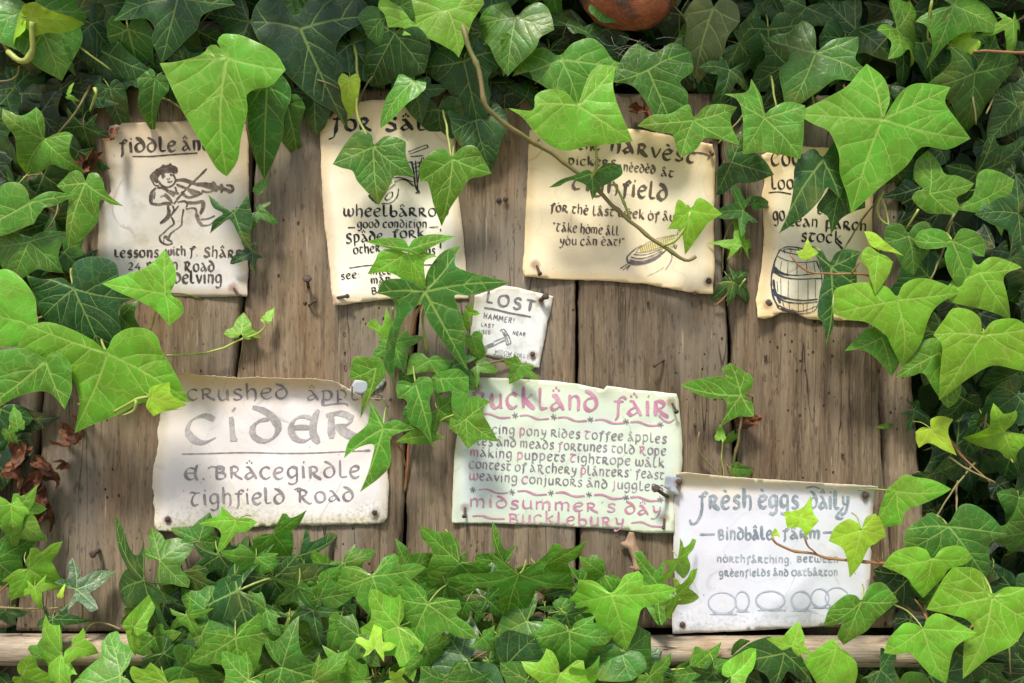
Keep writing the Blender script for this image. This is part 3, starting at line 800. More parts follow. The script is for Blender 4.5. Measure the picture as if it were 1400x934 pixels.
ink.build('lettering', ink_material('ink_harvest', (0.085, 0.065, 0.05), (0.24, 0.19, 0.14), 0.6), sf, pp)
T.draw(dr, """9:556,768 596,742; 7:570,776 606,748; 6:590,776 610,748; 8:600,742 592,712 606,690 636,662; 13:600,734 640,742 690,736 738,716 776,690; 9:604,720 650,730 700,722 760,696 800,668; 6:612,706 660,714 720,700 780,672; 5:626,692 680,694 740,678 790,656;
3:636,684 700,676 780,652; 4:636,662 660,650 672,642; 4:664,652 700,630 760,606 830,592 862,586; 3:860,586 868,560 880,575; 3:806,670 826,660 850,640; 4:820,672 832,704 818,742 794,774; 3:700,806 740,790 790,760; 4:780,690 800,670 815,650; 5:840,640 850,660 860,640;3:640,680 652,664 664,652""", 35, .5)
rk = random.Random(4)
for i in range(17):
    for j in range(5):
        t = i/16; u = j/4
        x = 660+t*180; yt = 652-t*60; yb = 682-t*38
        x += u*8; y = yt+(yb-yt)*u+rk.uniform(-1, 1)
        kn.blob(T.p(x, y), 4.4/3.891, 4.0/3.891, 6)
dr.build('drawing', ink_material('ink_corn', (0.12, 0.10, 0.11), (0.30, 0.26, 0.24), 0.5), sf, pp, .0006)
kn.build('corn_kernels', ink_material('ink_kernel', (0.42, 0.38, 0.04), (0.60, 0.50, 0.12), 0.6), sf, pp, .0005)

# 4 barrel
OUT4 = [(1041, 212), (1050, 208), (1064, 206), (1100, 200), (1150, 204), (1192, 215), (1194, 260), (1192, 330), (1194, 400), (1188, 440), (1160, 438), (1125, 438), (1105, 436), (1086, 427), (1066, 428), (1058, 433), (1046, 436), (1036, 434), (1035, 420), (1033, 410), (1036, 396), (1042, 360), (1045, 320), (1043, 290), (1041, 268), (1045, 250), (1043, 230)]
sf = wavy(4, corners=((1036, 434, 60, .010), (1041, 212, 40, .007)))
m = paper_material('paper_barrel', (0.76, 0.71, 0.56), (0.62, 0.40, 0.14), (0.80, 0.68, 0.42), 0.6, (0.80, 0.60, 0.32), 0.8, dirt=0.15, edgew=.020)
pp = sheet('notice', OUT4, sf, m, 'cream parchment with an ink drawing of a hooped barrel under the word stock', 14)
T = Txt(1020, 190, 3.59); ink = Ink(); dr = Ink()
T.line(ink, 'Coo', 124, 130, 270, 124, 56, 11); T.line(ink, 'loo', 124, 246, 236, 240, 44, 9); T.draw(ink, "6:110,264 160,260 222,270")
T.line(ink, 'es', 350, 366, 402, 364, 30, 7); T.line(ink, 'go', 134, 404, 192, 398, 46, 9); T.line(ink, 'lean', 212, 424, 352, 432, 36, 9)
T.line(ink, 'parch', 388, 438, 592, 452, 38, 9.5); T.line(ink, 'stock', 268, 500, 470, 512, 40, 9.5); T.draw(ink, "7:440,505 465,530 480,548")
ink.build('lettering', ink_material('ink_stock', (0.03, 0.024, 0.02), (0.12, 0.09, 0.06), 0.5), sf, pp)
T.draw(dr, """7:166,544 144,592 128,650 124,712 132,770 160,830; 4:344,562 362,616 372,690 366,770 344,834; 5:166,544 200,530 256,534 312,550 344,566; 4:166,546 220,562 290,574 344,570; 4:176,552 200,540 250,546 300,558;
4:152,574 200,596 270,606 352,600; 12:134,628 158,650 190,664; 5:150,648 220,668 300,666 366,656; 5:132,650 180,676 260,688 370,684; 8:138,640 160,656 210,668; 13:128,738 156,766 200,784; 7:150,762 220,786 290,792 352,786; 5:134,760 190,796 270,806 352,798;
5:160,830 200,848 260,858 320,850 346,832; 4:150,812 210,838 280,844 346,820; 3:206,606 204,660; 3:250,610 250,664; 3:296,612 300,662; 3:332,606 340,656; 2:176,596 166,650; 3:208,694 206,776; 2:256,694 256,788; 3:304,692 304,790; 2:340,690 340,786; 3:170,684 172,768; 3:210,804 216,844; 3:256,812 256,854; 3:300,812 298,850; 2:330,806 326,840;
8:134,690 142,740 168,806; 5:140,610 130,660; 3:186,540 190,560; 3:216,534 222,556; 3:256,538 260,558; 2:296,546 296,562; 4:346,600 360,640; 5:170,830 210,846 250,852; 3:152,700 156,750; 3:180,800 190,836;3:280,812 282,850""", 35, .5)
dr.build('drawing', ink_material('ink_barrel', (0.03, 0.035, 0.045), (0.12, 0.13, 0.15), 0.5), sf, pp, .0006)

# 5 lost
OUT5 = [(649, 404), (668, 398), (690, 391), (705, 392), (722, 397), (740, 401), (757, 405), (753, 425), (748, 440), (745, 462), (741, 482), (737, 504), (720, 500), (700, 495), (680, 490), (655, 484), (642, 470), (643, 458), (646, 438)]
sf = wavy(5, base=.004, corners=((649, 404, 40, .006), (737, 504, 34, .004)))
m = paper_material('paper_lost', (0.68, 0.69, 0.69), (0.42, 0.38, 0.30), (0.66, 0.66, 0.58), 0.6, (0.62, 0.56, 0.44), 0.4, (0.30, 0.30, 0.24), 0.7, dirt=0.5, edgew=.006)
pp = sheet('notice', OUT5, sf, m, 'small speckled white note headed LOST with a pencilled hammer', 15)
T = Txt(630, 380, 7.186); ink = Ink(); dr = Ink()
T.line(ink, 'LOST', 244, 236, 716, 336, 108, 21, A_, slant=-.02, thin=.75, spc=.34)
T.draw(ink, "19:228,292 340,310 460,340 570,360 688,382")
T.line(ink, 'HAMMER!', 220, 392, 524, 448, 52, 8.5, A_, thin=.7, spc=.18); T.line(ink, 'LAST', 198, 472, 326, 490, 34, 6.5, A_, thin=.7, spc=.2)
T.line(ink, 'USED', 178, 540, 290, 552, 34, 6.5, A_, thin=.7, spc=.2); T.line(ink, 'NEAR', 508, 552, 634, 572, 34, 6.5, A_, thin=.7, spc=.2)
T.line(ink, 'WIDOW GULLY', 330, 738, 668, 796, 40, 4.2, A_, thin=.7, spc=.16); T.line(ink, 'TANFORD', 312, 778, 552, 816, 34, 4.2, A_, thin=.7, spc=.14)
ink.build('lettering', ink_material('pencil', (0.10, 0.10, 0.105), (0.38, 0.38, 0.38), 0.6, 120), sf, pp, .0004)
T.draw(dr, """9:384,524 400,508 424,504 436,520; 9:406,522 424,560 440,600 446,640 456,660; 9:436,516 458,552 478,590 494,636; 10:450,660 470,652 494,638; 7:424,530 452,590 470,650; 9:320,628 370,606 424,584; 9:330,660 380,634 436,608; 26:222,688 270,668 324,642; 12:224,706 280,680 330,662; 8:432,556 470,560""", 35, .7)
dr.build('drawing', ink_material('pencil_hammer', (0.13, 0.13, 0.135), (0.40, 0.40, 0.40), 0.7, 200), sf, pp, .0005)

# 6 cider
q = lambda l, ox, oy, s: [(x/s+ox, y/s+oy) for x, y in l]
OUT6 = q([(110, 60), (168, 38), (300, 52), (480, 65), (680, 66), (860, 70), (960, 78), (1030, 96), (1080, 128), (1130, 158), (1200, 172), (1275, 176), (1284, 240), (1290, 300), (1300, 400), (1296, 480), (1282, 560), (1288, 620), (1295, 680), (1282, 750), (1280, 810), (1262, 836), (1200, 844), (1080, 846), (960, 848), (850, 850), (700, 852), (560, 858), (420, 860), (300, 866), (200, 876), (130, 886), (60, 878), (42, 850), (42, 780), (36, 730), (46, 690), (30, 650), (34, 590), (46, 520), (62, 440), (64, 340), (74, 260), (90, 160)], 200, 500, 3.891)
def top_roll(x, y):
    ytop = np.interp(x, [228, 323, 421, 465, 485, 528], [512, 517, 518, 524, 540, 545])
    e = y-ytop
    return 0.016*max(0, 1-e/22)**2 if e < 22 else 0
sf = wavy(6, amp=.0024, corners=((528, 545, 50, .006), (212, 724, 60, .006), (526, 715, 40, .004)), tilt=top_roll)
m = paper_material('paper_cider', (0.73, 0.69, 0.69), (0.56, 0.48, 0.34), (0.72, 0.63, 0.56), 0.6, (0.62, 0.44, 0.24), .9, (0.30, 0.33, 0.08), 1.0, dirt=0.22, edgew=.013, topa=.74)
pp = sheet('notice', OUT6, sf, m, 'large white scroll advertising crushed apple CIDER, its foot specked with green mould', 16, rough=1.9)
T = Txt(200, 500, 3.891); ink = Ink(); big = Ink()
T.line(ink, 'crushed', 214, 186, 756, 172, 56, 11); T.line(ink, 'åpples', 854, 182, 1262, 184, 50, 10.5); T.draw(ink, "7:936,180 936,208 990,204 1050,200 1074,212")
c_ = lambda ch, a, b, y, h=140, nib=30: T.line(big, ch, a, y, b, y, h, nib, thin=.22, bounce=0)
c_('c', 204, 384, 406); c_('i', 424, 500, 396, 124); c_('d', 548, 724, 398, 132); c_('E', 756, 940, 398, 132, 32); c_('r', 955, 1150, 388, 130, 34)
T.draw(ink, "7:190,470 300,468 420,464 560,462 720,466 900,464 1060,456 1190,452; 10:1160,452 1192,450")
T.line(ink, 'E. Bråcegirdle', 202, 604, 1140, 594, 62, 12.5); T.line(ink, 'Tighfield', 232, 742, 736, 728, 58, 11.5); T.line(ink, 'Road', 800, 728, 1108, 714, 56, 11.5)
T.draw(ink, "7:326,548 350,536 400,552; 7:786,660 812,652 846,668")
ink.build('lettering', ink_material('ink_cider', (0.19, 0.165, 0.175), (0.42, 0.39, 0.40), 0.7), sf, pp)
big.build('large_lettering', ink_material('ink_cider_large', (0.30, 0.275, 0.275), (0.58, 0.55, 0.54), 0.8, 35), sf, pp)

# 7 fair
OUT7 = q([(110, 60), (300, 66), (560, 80), (700, 98), (800, 118), (838, 128), (856, 108), (900, 112), (1010, 130), (1120, 138), (1225, 150), (1238, 190), (1248, 300), (1256, 420), (1256, 520), (1250, 580), (1236, 640), (1214, 680), (1216, 780), (1212, 890), (1130, 892), (1050, 890), (960, 876), (880, 868), (760, 862), (560, 852), (300, 842), (30, 838), (32, 740), (38, 600), (44, 480), (52, 400), (72, 300), (100, 180)], 610, 500, 3.891)
sf = wavy(7, amp=.0026, sc=.014, corners=((926, 540, 50, .006), (618, 716, 40, .004), (826, 530, 20, .004), (920, 728, 40, .005)))
m = paper_material('paper_fair', (0.60, 0.68, 0.56), (0.54, 0.56, 0.38), (0.58, 0.65, 0.66), 0.8, (0.60, 0.67, 0.49), 0.4, dirt=0.10, edgew=.012)
pp = sheet('notice', OUT7, sf, m, 'pale green notice for a midsummer fair, lettered in pink and grey', 17, rough=.5)
T = Txt(610, 500, 3.891); ink = Ink(); pk = Ink(); st = Ink()
T.line(pk, 'Bucklånd', 138, 222, 806, 236, 76, 17, thin=.3); T.line(pk, 'fåir', 884, 258, 1180, 270, 76, 17, thin=.3); T.draw(pk, "10:1130,262 1160,292 1190,300 1216,282")
for (t, a, b) in (('*Dâncing *Pony rides *Toffee âpples', (122, 352), (1172, 410)), ('*âles ând meads *fortunes told *Rope', (124, 418), (1170, 476)), ('*mâking *Puppets *Tightrope wâlk', (126, 480), (1160, 540)), ("*Contest of âRchery *Plânters' feast", (120, 544), (1160, 602)), ("*Weaving *Conjurors ând *Jugglers", (120, 606), (1156, 668))):
    T.line(ink, t, *a, *b, 34, 7.2, ink2=pk, thin=.36)
T.line(pk, "midsummer's", 122, 748, 902, 780, 44, 10.5, thin=.34); T.line(pk, 'dåy', 948, 784, 1146, 794, 46, 10.5, thin=.34)
T.line(pk, 'Bucklebury', 330, 834, 946, 856, 46, 10, thin=.34)
T.draw(pk, "8:140,800 190,798 240,812 312,814; 8:984,836 1040,832 1090,852 1164,858")
st.grouped = True; st.each = False
for (sx, sy) in ((367, 265), (572, 273), (768, 287), (957, 298), (1140, 313), (142, 660), (350, 672), (557, 677), (760, 686), (957, 702), (1140, 712)):
    st.g += 1
    for k in range(3):
        a = math.radians(15+60*k); T.draw(st, "5:%f,%f %f,%f" % (sx-17*math.cos(a), sy-17*math.sin(a), sx+17*math.cos(a), sy+17*math.sin(a)))
for row in (((185, 258), (390, 266), (592, 276), (790, 288), (978, 300)), ((172, 660), (378, 668), (580, 676), (785, 688), (978, 700))):
    for (sx, sy) in row: T.draw(pk, "9:%f,%f %f,%f %f,%f %f,%f" % (sx, sy, sx+45, sy-2, sx+100, sy+18, sx+158, sy+16))
ink.build('lettering', ink_material('ink_fair_grey', (0.18, 0.14, 0.165), (0.40, 0.35, 0.38), 0.7), sf, pp)
pk.build('pink_lettering', ink_material('ink_fair_pink', (0.46, 0.19, 0.29), (0.62, 0.40, 0.48), 0.6), sf, pp, .00055)
st.build('star_flourish', ink_material('ink_fair_star', (0.18, 0.15, 0.17), (0.30, 0.28, 0.28), 0.4), sf, pp, .0006)

# 8 eggs
OUT8 = q([(112, 66), (160, 62), (240, 70), (350, 80), (520, 94), (700, 105), (860, 116), (1000, 124), (1160, 135), (1166, 150), (1146, 190), (1138, 250), (1136, 330), (1132, 450), (1128, 560), (1120, 650), (1110, 740), (1096, 836), (980, 850), (800, 868), (600, 880), (400, 890), (240, 896), (95, 902), (90, 850), (92, 780), (104, 700), (104, 600), (98, 480), (100, 340), (98, 240), (104, 190), (120, 150), (106, 110)], 895, 630, 3.812)
def top_roll8(x, y):
    yt = np.interp(x, [920, 1200], [646, 666]); e = y-yt
    return 0.010*max(0, 1-e/18)**2 if e < 18 else 0
sf = wavy(8, base=.006, amp=.002, corners=((920, 866, 60, .006), (1200, 668, 40, .006)), tilt=top_roll8)
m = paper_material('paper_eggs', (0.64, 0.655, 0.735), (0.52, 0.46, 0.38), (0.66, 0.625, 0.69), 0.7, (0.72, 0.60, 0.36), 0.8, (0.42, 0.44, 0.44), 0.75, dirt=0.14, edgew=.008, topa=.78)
pp = sheet('notice', OUT8, sf, m, 'white sheet advertising fresh eggs daily, a row of outlined eggs at its foot', 18, rough=.6)
T = Txt(895, 630, 3.812); ink = Ink(); dr = Ink()
T.line(ink, 'frèsh', 226, 246, 510, 248, 66, 16, thin=.45); T.line(ink, 'èggs', 540, 246, 750, 246, 66, 17, thin=.45); T.line(ink, 'dåily', 806, 246, 1012, 248, 64, 15, thin=.45)
T.draw(ink, "13:250,220 240,280 214,324 190,326 184,306; 13:985,240 960,270 948,292 968,302 984,296; 12:790,142 830,136 864,146")
T.line(ink, 'Bindbåle', 330, 410, 614, 408, 46, 12, thin=.5); T.line(ink, 'fårm', 664, 404, 864, 404, 42, 12, thin=.5); T.draw(ink, "12:236,384 314,382; 12:876,374 940,372")
T.line(ink, 'nòrthfårthing,', 324, 526, 716, 532, 26, 7.5, thin=.5); T.line(ink, 'Between', 740, 526, 960, 528, 26, 7.5, thin=.5)
T.line(ink, 'grèenfields ånd Oatbårton', 336, 600, 956, 596, 26, 7.5, thin=.5)
ink.build('lettering', ink_material('ink_eggs', (0.18, 0.225, 0.265), (0.50, 0.54, 0.58), 0.7, 30), sf, pp)
for (cx, cy, rx, ry) in ((352, 740, 72, 54), (456, 730, 36, 50), (603, 726, 75, 48), (763, 728, 50, 48), (862, 714, 46, 48), (950, 712, 60, 52)):
    T.ell(dr, cx, cy, rx, ry, 7, -60, 310)
    T.draw(dr, "8:%f,%f %f,%f %f,%f" % (cx-rx*.7, cy+ry*.86, cx, cy+ry*1.08, cx+rx*.8, cy+ry*.9))
    T.draw(dr, "4:%f,%f %f,%f" % (cx-rx*.9, cy+ry*1.1, cx+rx*1.1, cy+ry*1.12))
dr.build('drawing', ink_material('ink_egg_outline', (0.34, 0.38, 0.46), (0.58, 0.62, 0.70), 0.6, 30), sf, pp, .0006)

# torn scraps
m = paper_material('paper_scrap', (0.40, 0.27, 0.18), (0.22, 0.13, 0.07), (0.50, 0.37, 0.27), 0.6, dirt=0.3, edgew=.004)
o_ = q([(640, 110), (665, 112), (682, 175), (708, 240), (712, 262), (740, 262), (760, 290), (752, 318), (722, 300), (700, 330), (684, 338), (660, 316), (638, 300), (664, 296), (650, 240), (630, 200), (600, 192), (590, 168), (618, 158)], 700, 700, 3.991)
sheet('paper_scrap', o_, wavy(21, base=.006, amp=.004, sc=.045), m, 'torn brown scrap of parchment under the fair notice', 21, cat='paper scrap')
M_WHITE = m = paper_material('paper_scrap_white', (0.33, 0.38, 0.44), (0.42, 0.40, 0.36), (0.40, 0.43, 0.48), 0.6, dirt=0.2, edgew=.003)
o_ = q([(506, 256), (536, 196), (600, 190), (690, 170), (706, 200), (690, 232), (640, 262), (580, 284), (548, 276)], 350, 470, 3.974)
sheet('paper_scrap', o_, wavy(22, base=.003, amp=.0008, sc=.03), m, 'white torn paper corner behind the top right of the cider scroll', 22, cat='paper scrap')
o_ = q([(58, 78), (84, 70), (112, 74), (140, 88), (132, 120), (124, 184), (100, 176), (72, 150), (50, 140)], 895, 630, 3.812)
sheet('paper_scrap', o_, wavy(23, base=.0125, amp=.0010, sc=.06, corners=((911, 650, 14, .004), (927, 678, 12, .003))), m, 'crumpled pale scrap pinned at the egg notice top left corner', 23, cat='paper scrap')

# ------------------------------------------------------------------ ivy leaves
def leaf_data(out, hub, seed, bend=1.0, dense=0.058, wavy_=1.0):
    """out: list of (x, y, corner) in leaf units (x right, y up), hub in the same units.
    returns 2D verts, faces, vein, rim, heights"""
    n = len(out); cs = [i for i in range(n) if out[i][2]]
    pts = []
    s0 = cs[0]
    for k in range(len(cs)):
        a = cs[k]; b = cs[(k+1) % len(cs)]
        seq = [out[(a+j) % n] for j in range(((b-a) % n or n)+1)]
        sm = crom([(p[0], p[1]) for p in seq], 0.05)
        pts += sm[:-1]
    poly = np.array(pts)
    rs = np.random.RandomState(seed)
    # main veins from the hub to each lobe tip
    hubv = np.array(hub, float); mains = []
    for i in cs:
        tip = np.array(out[i][:2]); d = tip-hubv; L = np.linalg.norm(d)
        if L < 0.12: continue
        nn = np.array([-d[1], d[0]])/L
        bow = rs.uniform(-.05, .05)*L
        pl = np.array([hubv+d*t+nn*bow*math.sin(PI*t) for t in np.linspace(0, 0.98, max(5, int(L/0.06)))])
        mains.append((pl, L))
    SA, SB, W0, W1 = [], [], [], []
    def addvein(pl, w0, w1):
        m = len(pl)-1
        for j in range(m):
            SA.append(pl[j]); SB.append(pl[j+1]); W0.append(w0+(w1-w0)*j/m); W1.append(w0+(w1-w0)*(j+1)/m)
    for pl, L in mains: addvein(pl, 0.021*(0.6+0.4*min(L, 1)), 0.007)
    mA = [np.array(SA), np.array(SB)]
    owner = []
    for k, (pl, L) in enumerate(mains): owner += [k]*(len(pl)-1)
    owner = np.array(owner)
    sec = []
    for k, (pl, L) in enumerate(mains):
        m = len(pl); step = 0.215
        t = 0.16+rs.uniform(0, .08)
        while t < 0.88:
            for sg in (-1, 1):
                tt = min(0.95, t+rs.uniform(-.07, .07))
                if rs.rand() < .12: continue
                idx = tt*(m-1); i0 = int(idx); p = pl[i0]+(pl[min(i0+1, m-1)]-pl[i0])*(idx-i0)
                d = pl[min(i0+1, m-1)]-pl[max(i0-1, 0)]; d = d/max(np.linalg.norm(d), 1e-6)
                a = math.radians(rs.uniform(34, 60))*sg; cv = rs.uniform(-.01, .09)
                path = [p]; cur = p.copy()
                for q in range(14):
                    a2 = a*(1-cv*q)+rs.uniform(-.12, .12)
                    dd = np.array([d[0]*math.cos(a2)-d[1]*math.sin(a2), d[0]*math.sin(a2)+d[1]*math.cos(a2)])
                    cur = cur+dd*0.045
                    if not inside(poly, cur[None])[0]: break
                    ds, _ = segdist(cur[None], mA[0], mA[1]); ds = ds[0]
                    own = ds[owner == k].min(); oth = ds[owner != k].min() if (owner != k).any() else 9
                    if oth < own*0.8: break
                    path.append(cur.copy())
                if len(path) >= 3: sec.append(np.array(path))
            t += step/max(L, .3)
    for p in sec: addvein(p, 0.0095, 0.003)
    A = np.array(SA); B = np.array(SB); W0 = np.array(W0); W1 = np.array(W1)
    # points
    x0, y0 = poly.min(0); x1, y1 = poly.max(0)
    gx, gy = np.meshgrid(np.arange(x0, x1, dense), np.arange(y0, y1, dense))
    gp = np.stack([gx.ravel(), gy.ravel()], 1)+rs.uniform(-.010, .010, (gx.size, 2))
    gp = gp[inside(poly, gp)]
    ds, _ = segdist(gp, poly, np.roll(poly, -1, 0)); gp = gp[ds.min(1) > 0.02]
    ds, _ = segdist(gp, A, B); gp = gp[ds.min(1) > 0.022]
    extra = []
    for (a, b, w0) in zip(A, B, W0):
        d = b-a; L = np.linalg.norm(d)
        if L < 1e-6: continue
        nn = np.array([-d[1], d[0]])/L
        for p in (a, (a+b)/2):
            extra += [p, p+nn*w0, p-nn*w0]
    ex = np.array(extra); ex = ex[inside(poly, ex)]
    ds, _ = segdist(ex, poly, np.roll(poly, -1, 0)); ex = ex[ds.min(1) > 0.006]
    allv = np.concatenate([poly, gp, ex]); m = len(poly)
    r = delaunay_2d_cdt([Vector(v) for v in allv], [(i, (i+1) % m) for i in range(m)], [], 1, 4e-3)
    V = np.array([[v.x, v.y] for v in r[0]]); F = [tuple(f) for f in r[2]]
    ds, t = segdist(V, A, B)
    wv = W0[None]+(W1-W0)[None]*t
    vein = np.clip(1-ds/wv, 0, 1).max(1)
    dv = ds.min(1)
    ds, _ = segdist(V, poly, np.roll(poly, -1, 0)); rim = ds.min(1)
    # relief: valleys along the veins, blistered between, drooping tips, rippled margin
    rel = V-hubv; rr = np.linalg.norm(rel, axis=1); th = np.arctan2(rel[:, 0], -rel[:, 1])
    ph = rs.uniform(0, 6.28, 6)
    c_fold = rs.uniform(-.22, .34)*bend; c_droop = rs.uniform(.02, .26)*bend; c_tw = rs.uniform(-.14, .14)*bend
    h = -c_droop*rr**2 + c_fold*np.abs(rel[:, 0])*0.8 + c_tw*rel[:, 0]*rel[:, 1]
    h -= 0.10*bend*np.clip(rr-.55, 0, 1)**2*2.2
    h += wavy_*(0.030*np.sin(3*th+ph[0])+0.020*np.sin(5*th+ph[1]))*np.clip(rr, 0, 1.2)**1.5
    h += wavy_*0.012*np.sin(9*th+ph[2])*np.clip(1-rim/0.12, 0, 1)
    h += 0.011*np.clip(dv/0.11, 0, 1)**0.7*np.clip(rim/0.05, 0, 1)
    # fold the lobes along their own veins
    h += 0.012*np.sin(7*V[:, 0]+ph[3])*np.sin(6*V[:, 1]+ph[4])
    h -= h[np.argmin(rr)]
    return V, F, vein, rim, h

def leaf_mesh(name, out, hub, seed, scale=1.0, bend=1.0, petiole=True, dense=0.058, wavy_=1.0, mats=None, lift=0.0):
    V, F, vein, rim, h = leaf_data(out, hub, seed, bend, dense, wavy_)
    hubv = np.array(hub)
    vs = [Vector(((v[0]-hubv[0])*scale, -hh*scale, (v[1]-hubv[1])*scale)) for v, hh in zip(V, h)]
    # orient faces to the viewer (-Y)
    F2 = []
    for f in F:
        a, b, c = (V[f[0]], V[f[1]], V[f[2]])
        cr_ = (b[0]-a[0])*(c[1]-a[1])-(b[1]-a[1])*(c[0]-a[0])
        F2.append(f if cr_ > 0 else f[::-1])
    nv = len(vs); nf = len(F2); midx = [0]*nf
    if petiole:
        rs = random.Random(seed+50)
        tips = [np.array(o[:2])-hubv for o in out if o[2]]; tp = max(tips, key=lambda q: np.linalg.norm(q)); tp = tp/np.linalg.norm(tp)
        dx, dz = -tp[0]+rs.uniform(-.5, .5), -tp[1]+rs.uniform(-.5, .5)
        path = [Vector((0, 0.004*scale, 0)), Vector((dx*.10, 0.10, dz*.10))*scale, Vector((dx*.22, .28, dz*.2-.02))*scale, Vector((dx*.34, .55, dz*.28-.10))*scale]
        tube([Vector(p) for p in crom(path, 0.09*scale)], 0.013*scale, 0.015*scale, 6, vs, F2)
        midx += [1]*(len(F2)-nf)
    me = mesh(name, vs, F2, mats or [M_LEAF, M_PETI], True, midx)
    ve = np.concatenate([vein, np.zeros(len(vs)-nv)]); ri = np.concatenate([rim, np.ones(len(vs)-nv)])
    fattr(me, 'vein', ve); fattr(me, 'rim', ri)
    uvl = me.uv_layers.new(name='leaf')
    li = np.empty(len(me.loops), np.int32); me.loops.foreach_get('vertex_index', li)
    UV = np.concatenate([V-hubv, np.zeros((len(vs)-nv, 2))])
    uvl.data.foreach_set('uv', UV[li].ravel().astype(np.float32))
    return me

def sym(half, notch):
    """mirror a right half (from just right of the basal notch down to the tip) into a whole outline"""
    right = [(notch[0], notch[1], False)]+list(half)
    left = [(-x, y, c) for (x, y, c) in reversed(half[:-1])]
    return right+left
SH = {}
SH['A'] = sym([(.10, .16, 0), (.26, .24, 0), (.44, .18, 0), (.62, .10, 0), (.80, .04, 1), (.62, -.12, 0), (.42, -.26, 0), (.33, -.48, 0), (.20, -.74, 0), (0, -1, 1)], (0, .03))
SH['B'] = sym([(.12, .16, 0), (.28, .26, 0), (.48, .32, 1), (.50, .18, 0), (.56, .08, 0), (.74, .0, 0), (.92, -.16, 1), (.68, -.28, 0), (.44, -.30, 0), (.34, -.44, 0), (.24, -.68, 0), (.10, -.88, 0), (0, -1, 1)], (0, .04))
SH['C'] = sym([(.10, .12, 0), (.24, .26, 0), (.42, .40, 1), (.38, .20, 0), (.36, .09, 0), (.58, -.02, 0), (.76, -.08, 0), (.90, -.24, 1), (.58, -.27, 0), (.28, -.23, 0), (.24, -.40, 0), (.19, -.66, 0), (.09, -.88, 0), (0, -1, 1)], (0, .03))
SH['D'] = sym([(.12, .26, 0), (.28, .44, 0), (.46, .50, 1), (.50, .32, 0), (.62, .16, 0), (.84, .06, 0), (1.02, -.02, 1), (.74, -.18, 0), (.46, -.30, 0), (.32, -.50, 0), (.18, -.76, 0), (0, -1, 1)], (0, .05))
SH['E'] = sym([(.12, .20, 0), (.30, .34, 0), (.52, .28, 0), (.62, .08, 0), (.66, -.14, 1), (.54, -.34, 0), (.40, -.56, 0), (.20, -.80, 0), (0, -1, 1)], (0, .03))
SH['H'] = sym([(.10, .11, 0), (.25, .26, 0), (.45, .44, 1), (.36, .20, 0), (.31, .08, 0), (.54, -.03, 0), (.92, -.22, 1), (.56, -.24, 0), (.25, -.21, 0), (.20, -.40, 0), (.15, -.68, 0), (0, -1, 1)], (0, .03))
SH['F'] = sym([(.06, .10, 0), (.18, .14, 0), (.28, .02, 0), (.34, -.12, 1), (.26, -.30, 0), (.22, -.52, 0), (.12, -.80, 0), (0, -1, 1)], (0, .02))
SH['G'] = sym([(.10, .12, 0), (.24, .16, 0), (.50, .10, 0), (.86, .16, 1), (.66, -.06, 0), (.36, -.22, 0), (.26, -.42, 0), (.16, -.72, 0), (0, -1, 1)], (0, .03))
PROTO = {}
def jitter(out, seed, a=.05):
    r = random.Random(seed); kx = 1+r.uniform(-.12, .12); sk = r.uniform(-.14, .14)
    return [(x*kx*(1+(r.uniform(-a, a)*2 if x > 0 else r.uniform(-a, a)*2))+sk*y*0.5+r.uniform(-a, a)*.4, y+r.uniform(-a, a)*.5, c) if not (abs(x) < 1e-6 and y > 0) else (x, y, c) for (x, y, c) in out]
for k in SH:
    PROTO[k] = [leaf_mesh('leaf', jitter(SH[k], 100+ord(k)*7+v), (0, 0), 40+ord(k)*5+v, bend=[0.8, 1.4, 2.2, 1.1][v]) for v in range(4)]

# leaf greens: young leaves yellow-green, old ones dark; darkest also carry painted shade
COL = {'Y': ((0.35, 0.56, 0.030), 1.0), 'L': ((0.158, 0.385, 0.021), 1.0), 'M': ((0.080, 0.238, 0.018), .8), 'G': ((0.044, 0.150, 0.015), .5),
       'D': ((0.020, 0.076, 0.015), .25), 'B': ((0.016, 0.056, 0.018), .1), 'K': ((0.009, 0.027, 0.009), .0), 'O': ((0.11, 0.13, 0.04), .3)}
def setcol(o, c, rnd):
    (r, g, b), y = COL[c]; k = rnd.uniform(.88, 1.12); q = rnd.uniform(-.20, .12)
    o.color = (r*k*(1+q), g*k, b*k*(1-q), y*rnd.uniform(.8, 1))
RND = random.Random(99)
def place(plant, kind, px, py, ang, L, col, d=.03, yaw=None, pitch=None, var=None, sx=1.0):
    """a leaf: hub at pixel, central lobe turned ang degrees from straight down (positive to the right), L pixels long"""
    k = (CD-d)/CD
    me = PROTO[kind][RND.randrange(4) if var is None else var]
    o = link('leaf', me)
    if plant is IV_BOT and d > .045: d = .03+(d-.03)*1.5
    k = (CD-d)/CD
    yaw = RND.uniform(-26, 26) if yaw is None else yaw
    pitch = RND.uniform(-14, 34) if pitch is None else pitch
    # lean of the blade (tip away or toward the viewer), turn in the plane of the board
    R = Matrix.Rotation(math.radians(-ang), 4, 'Y') @ Matrix.Rotation(math.radians(yaw), 4, 'Z') @ Matrix.Rotation(math.radians(pitch), 4, 'X')
    s = L/1000*k
    o.matrix_world = Matrix.Translation(P(px, py, d)) @ R @ Matrix.Diagonal((s*sx, s, s, 1))
    par(o, plant); setcol(o, col, RND)
    return o
def par(o, plant):
    mw = o.matrix_world.copy(); o.parent = plant; o.matrix_parent_inverse = Matrix.Identity(4)
    o.matrix_basis = Matrix.Translation(-plant.location) @ mw
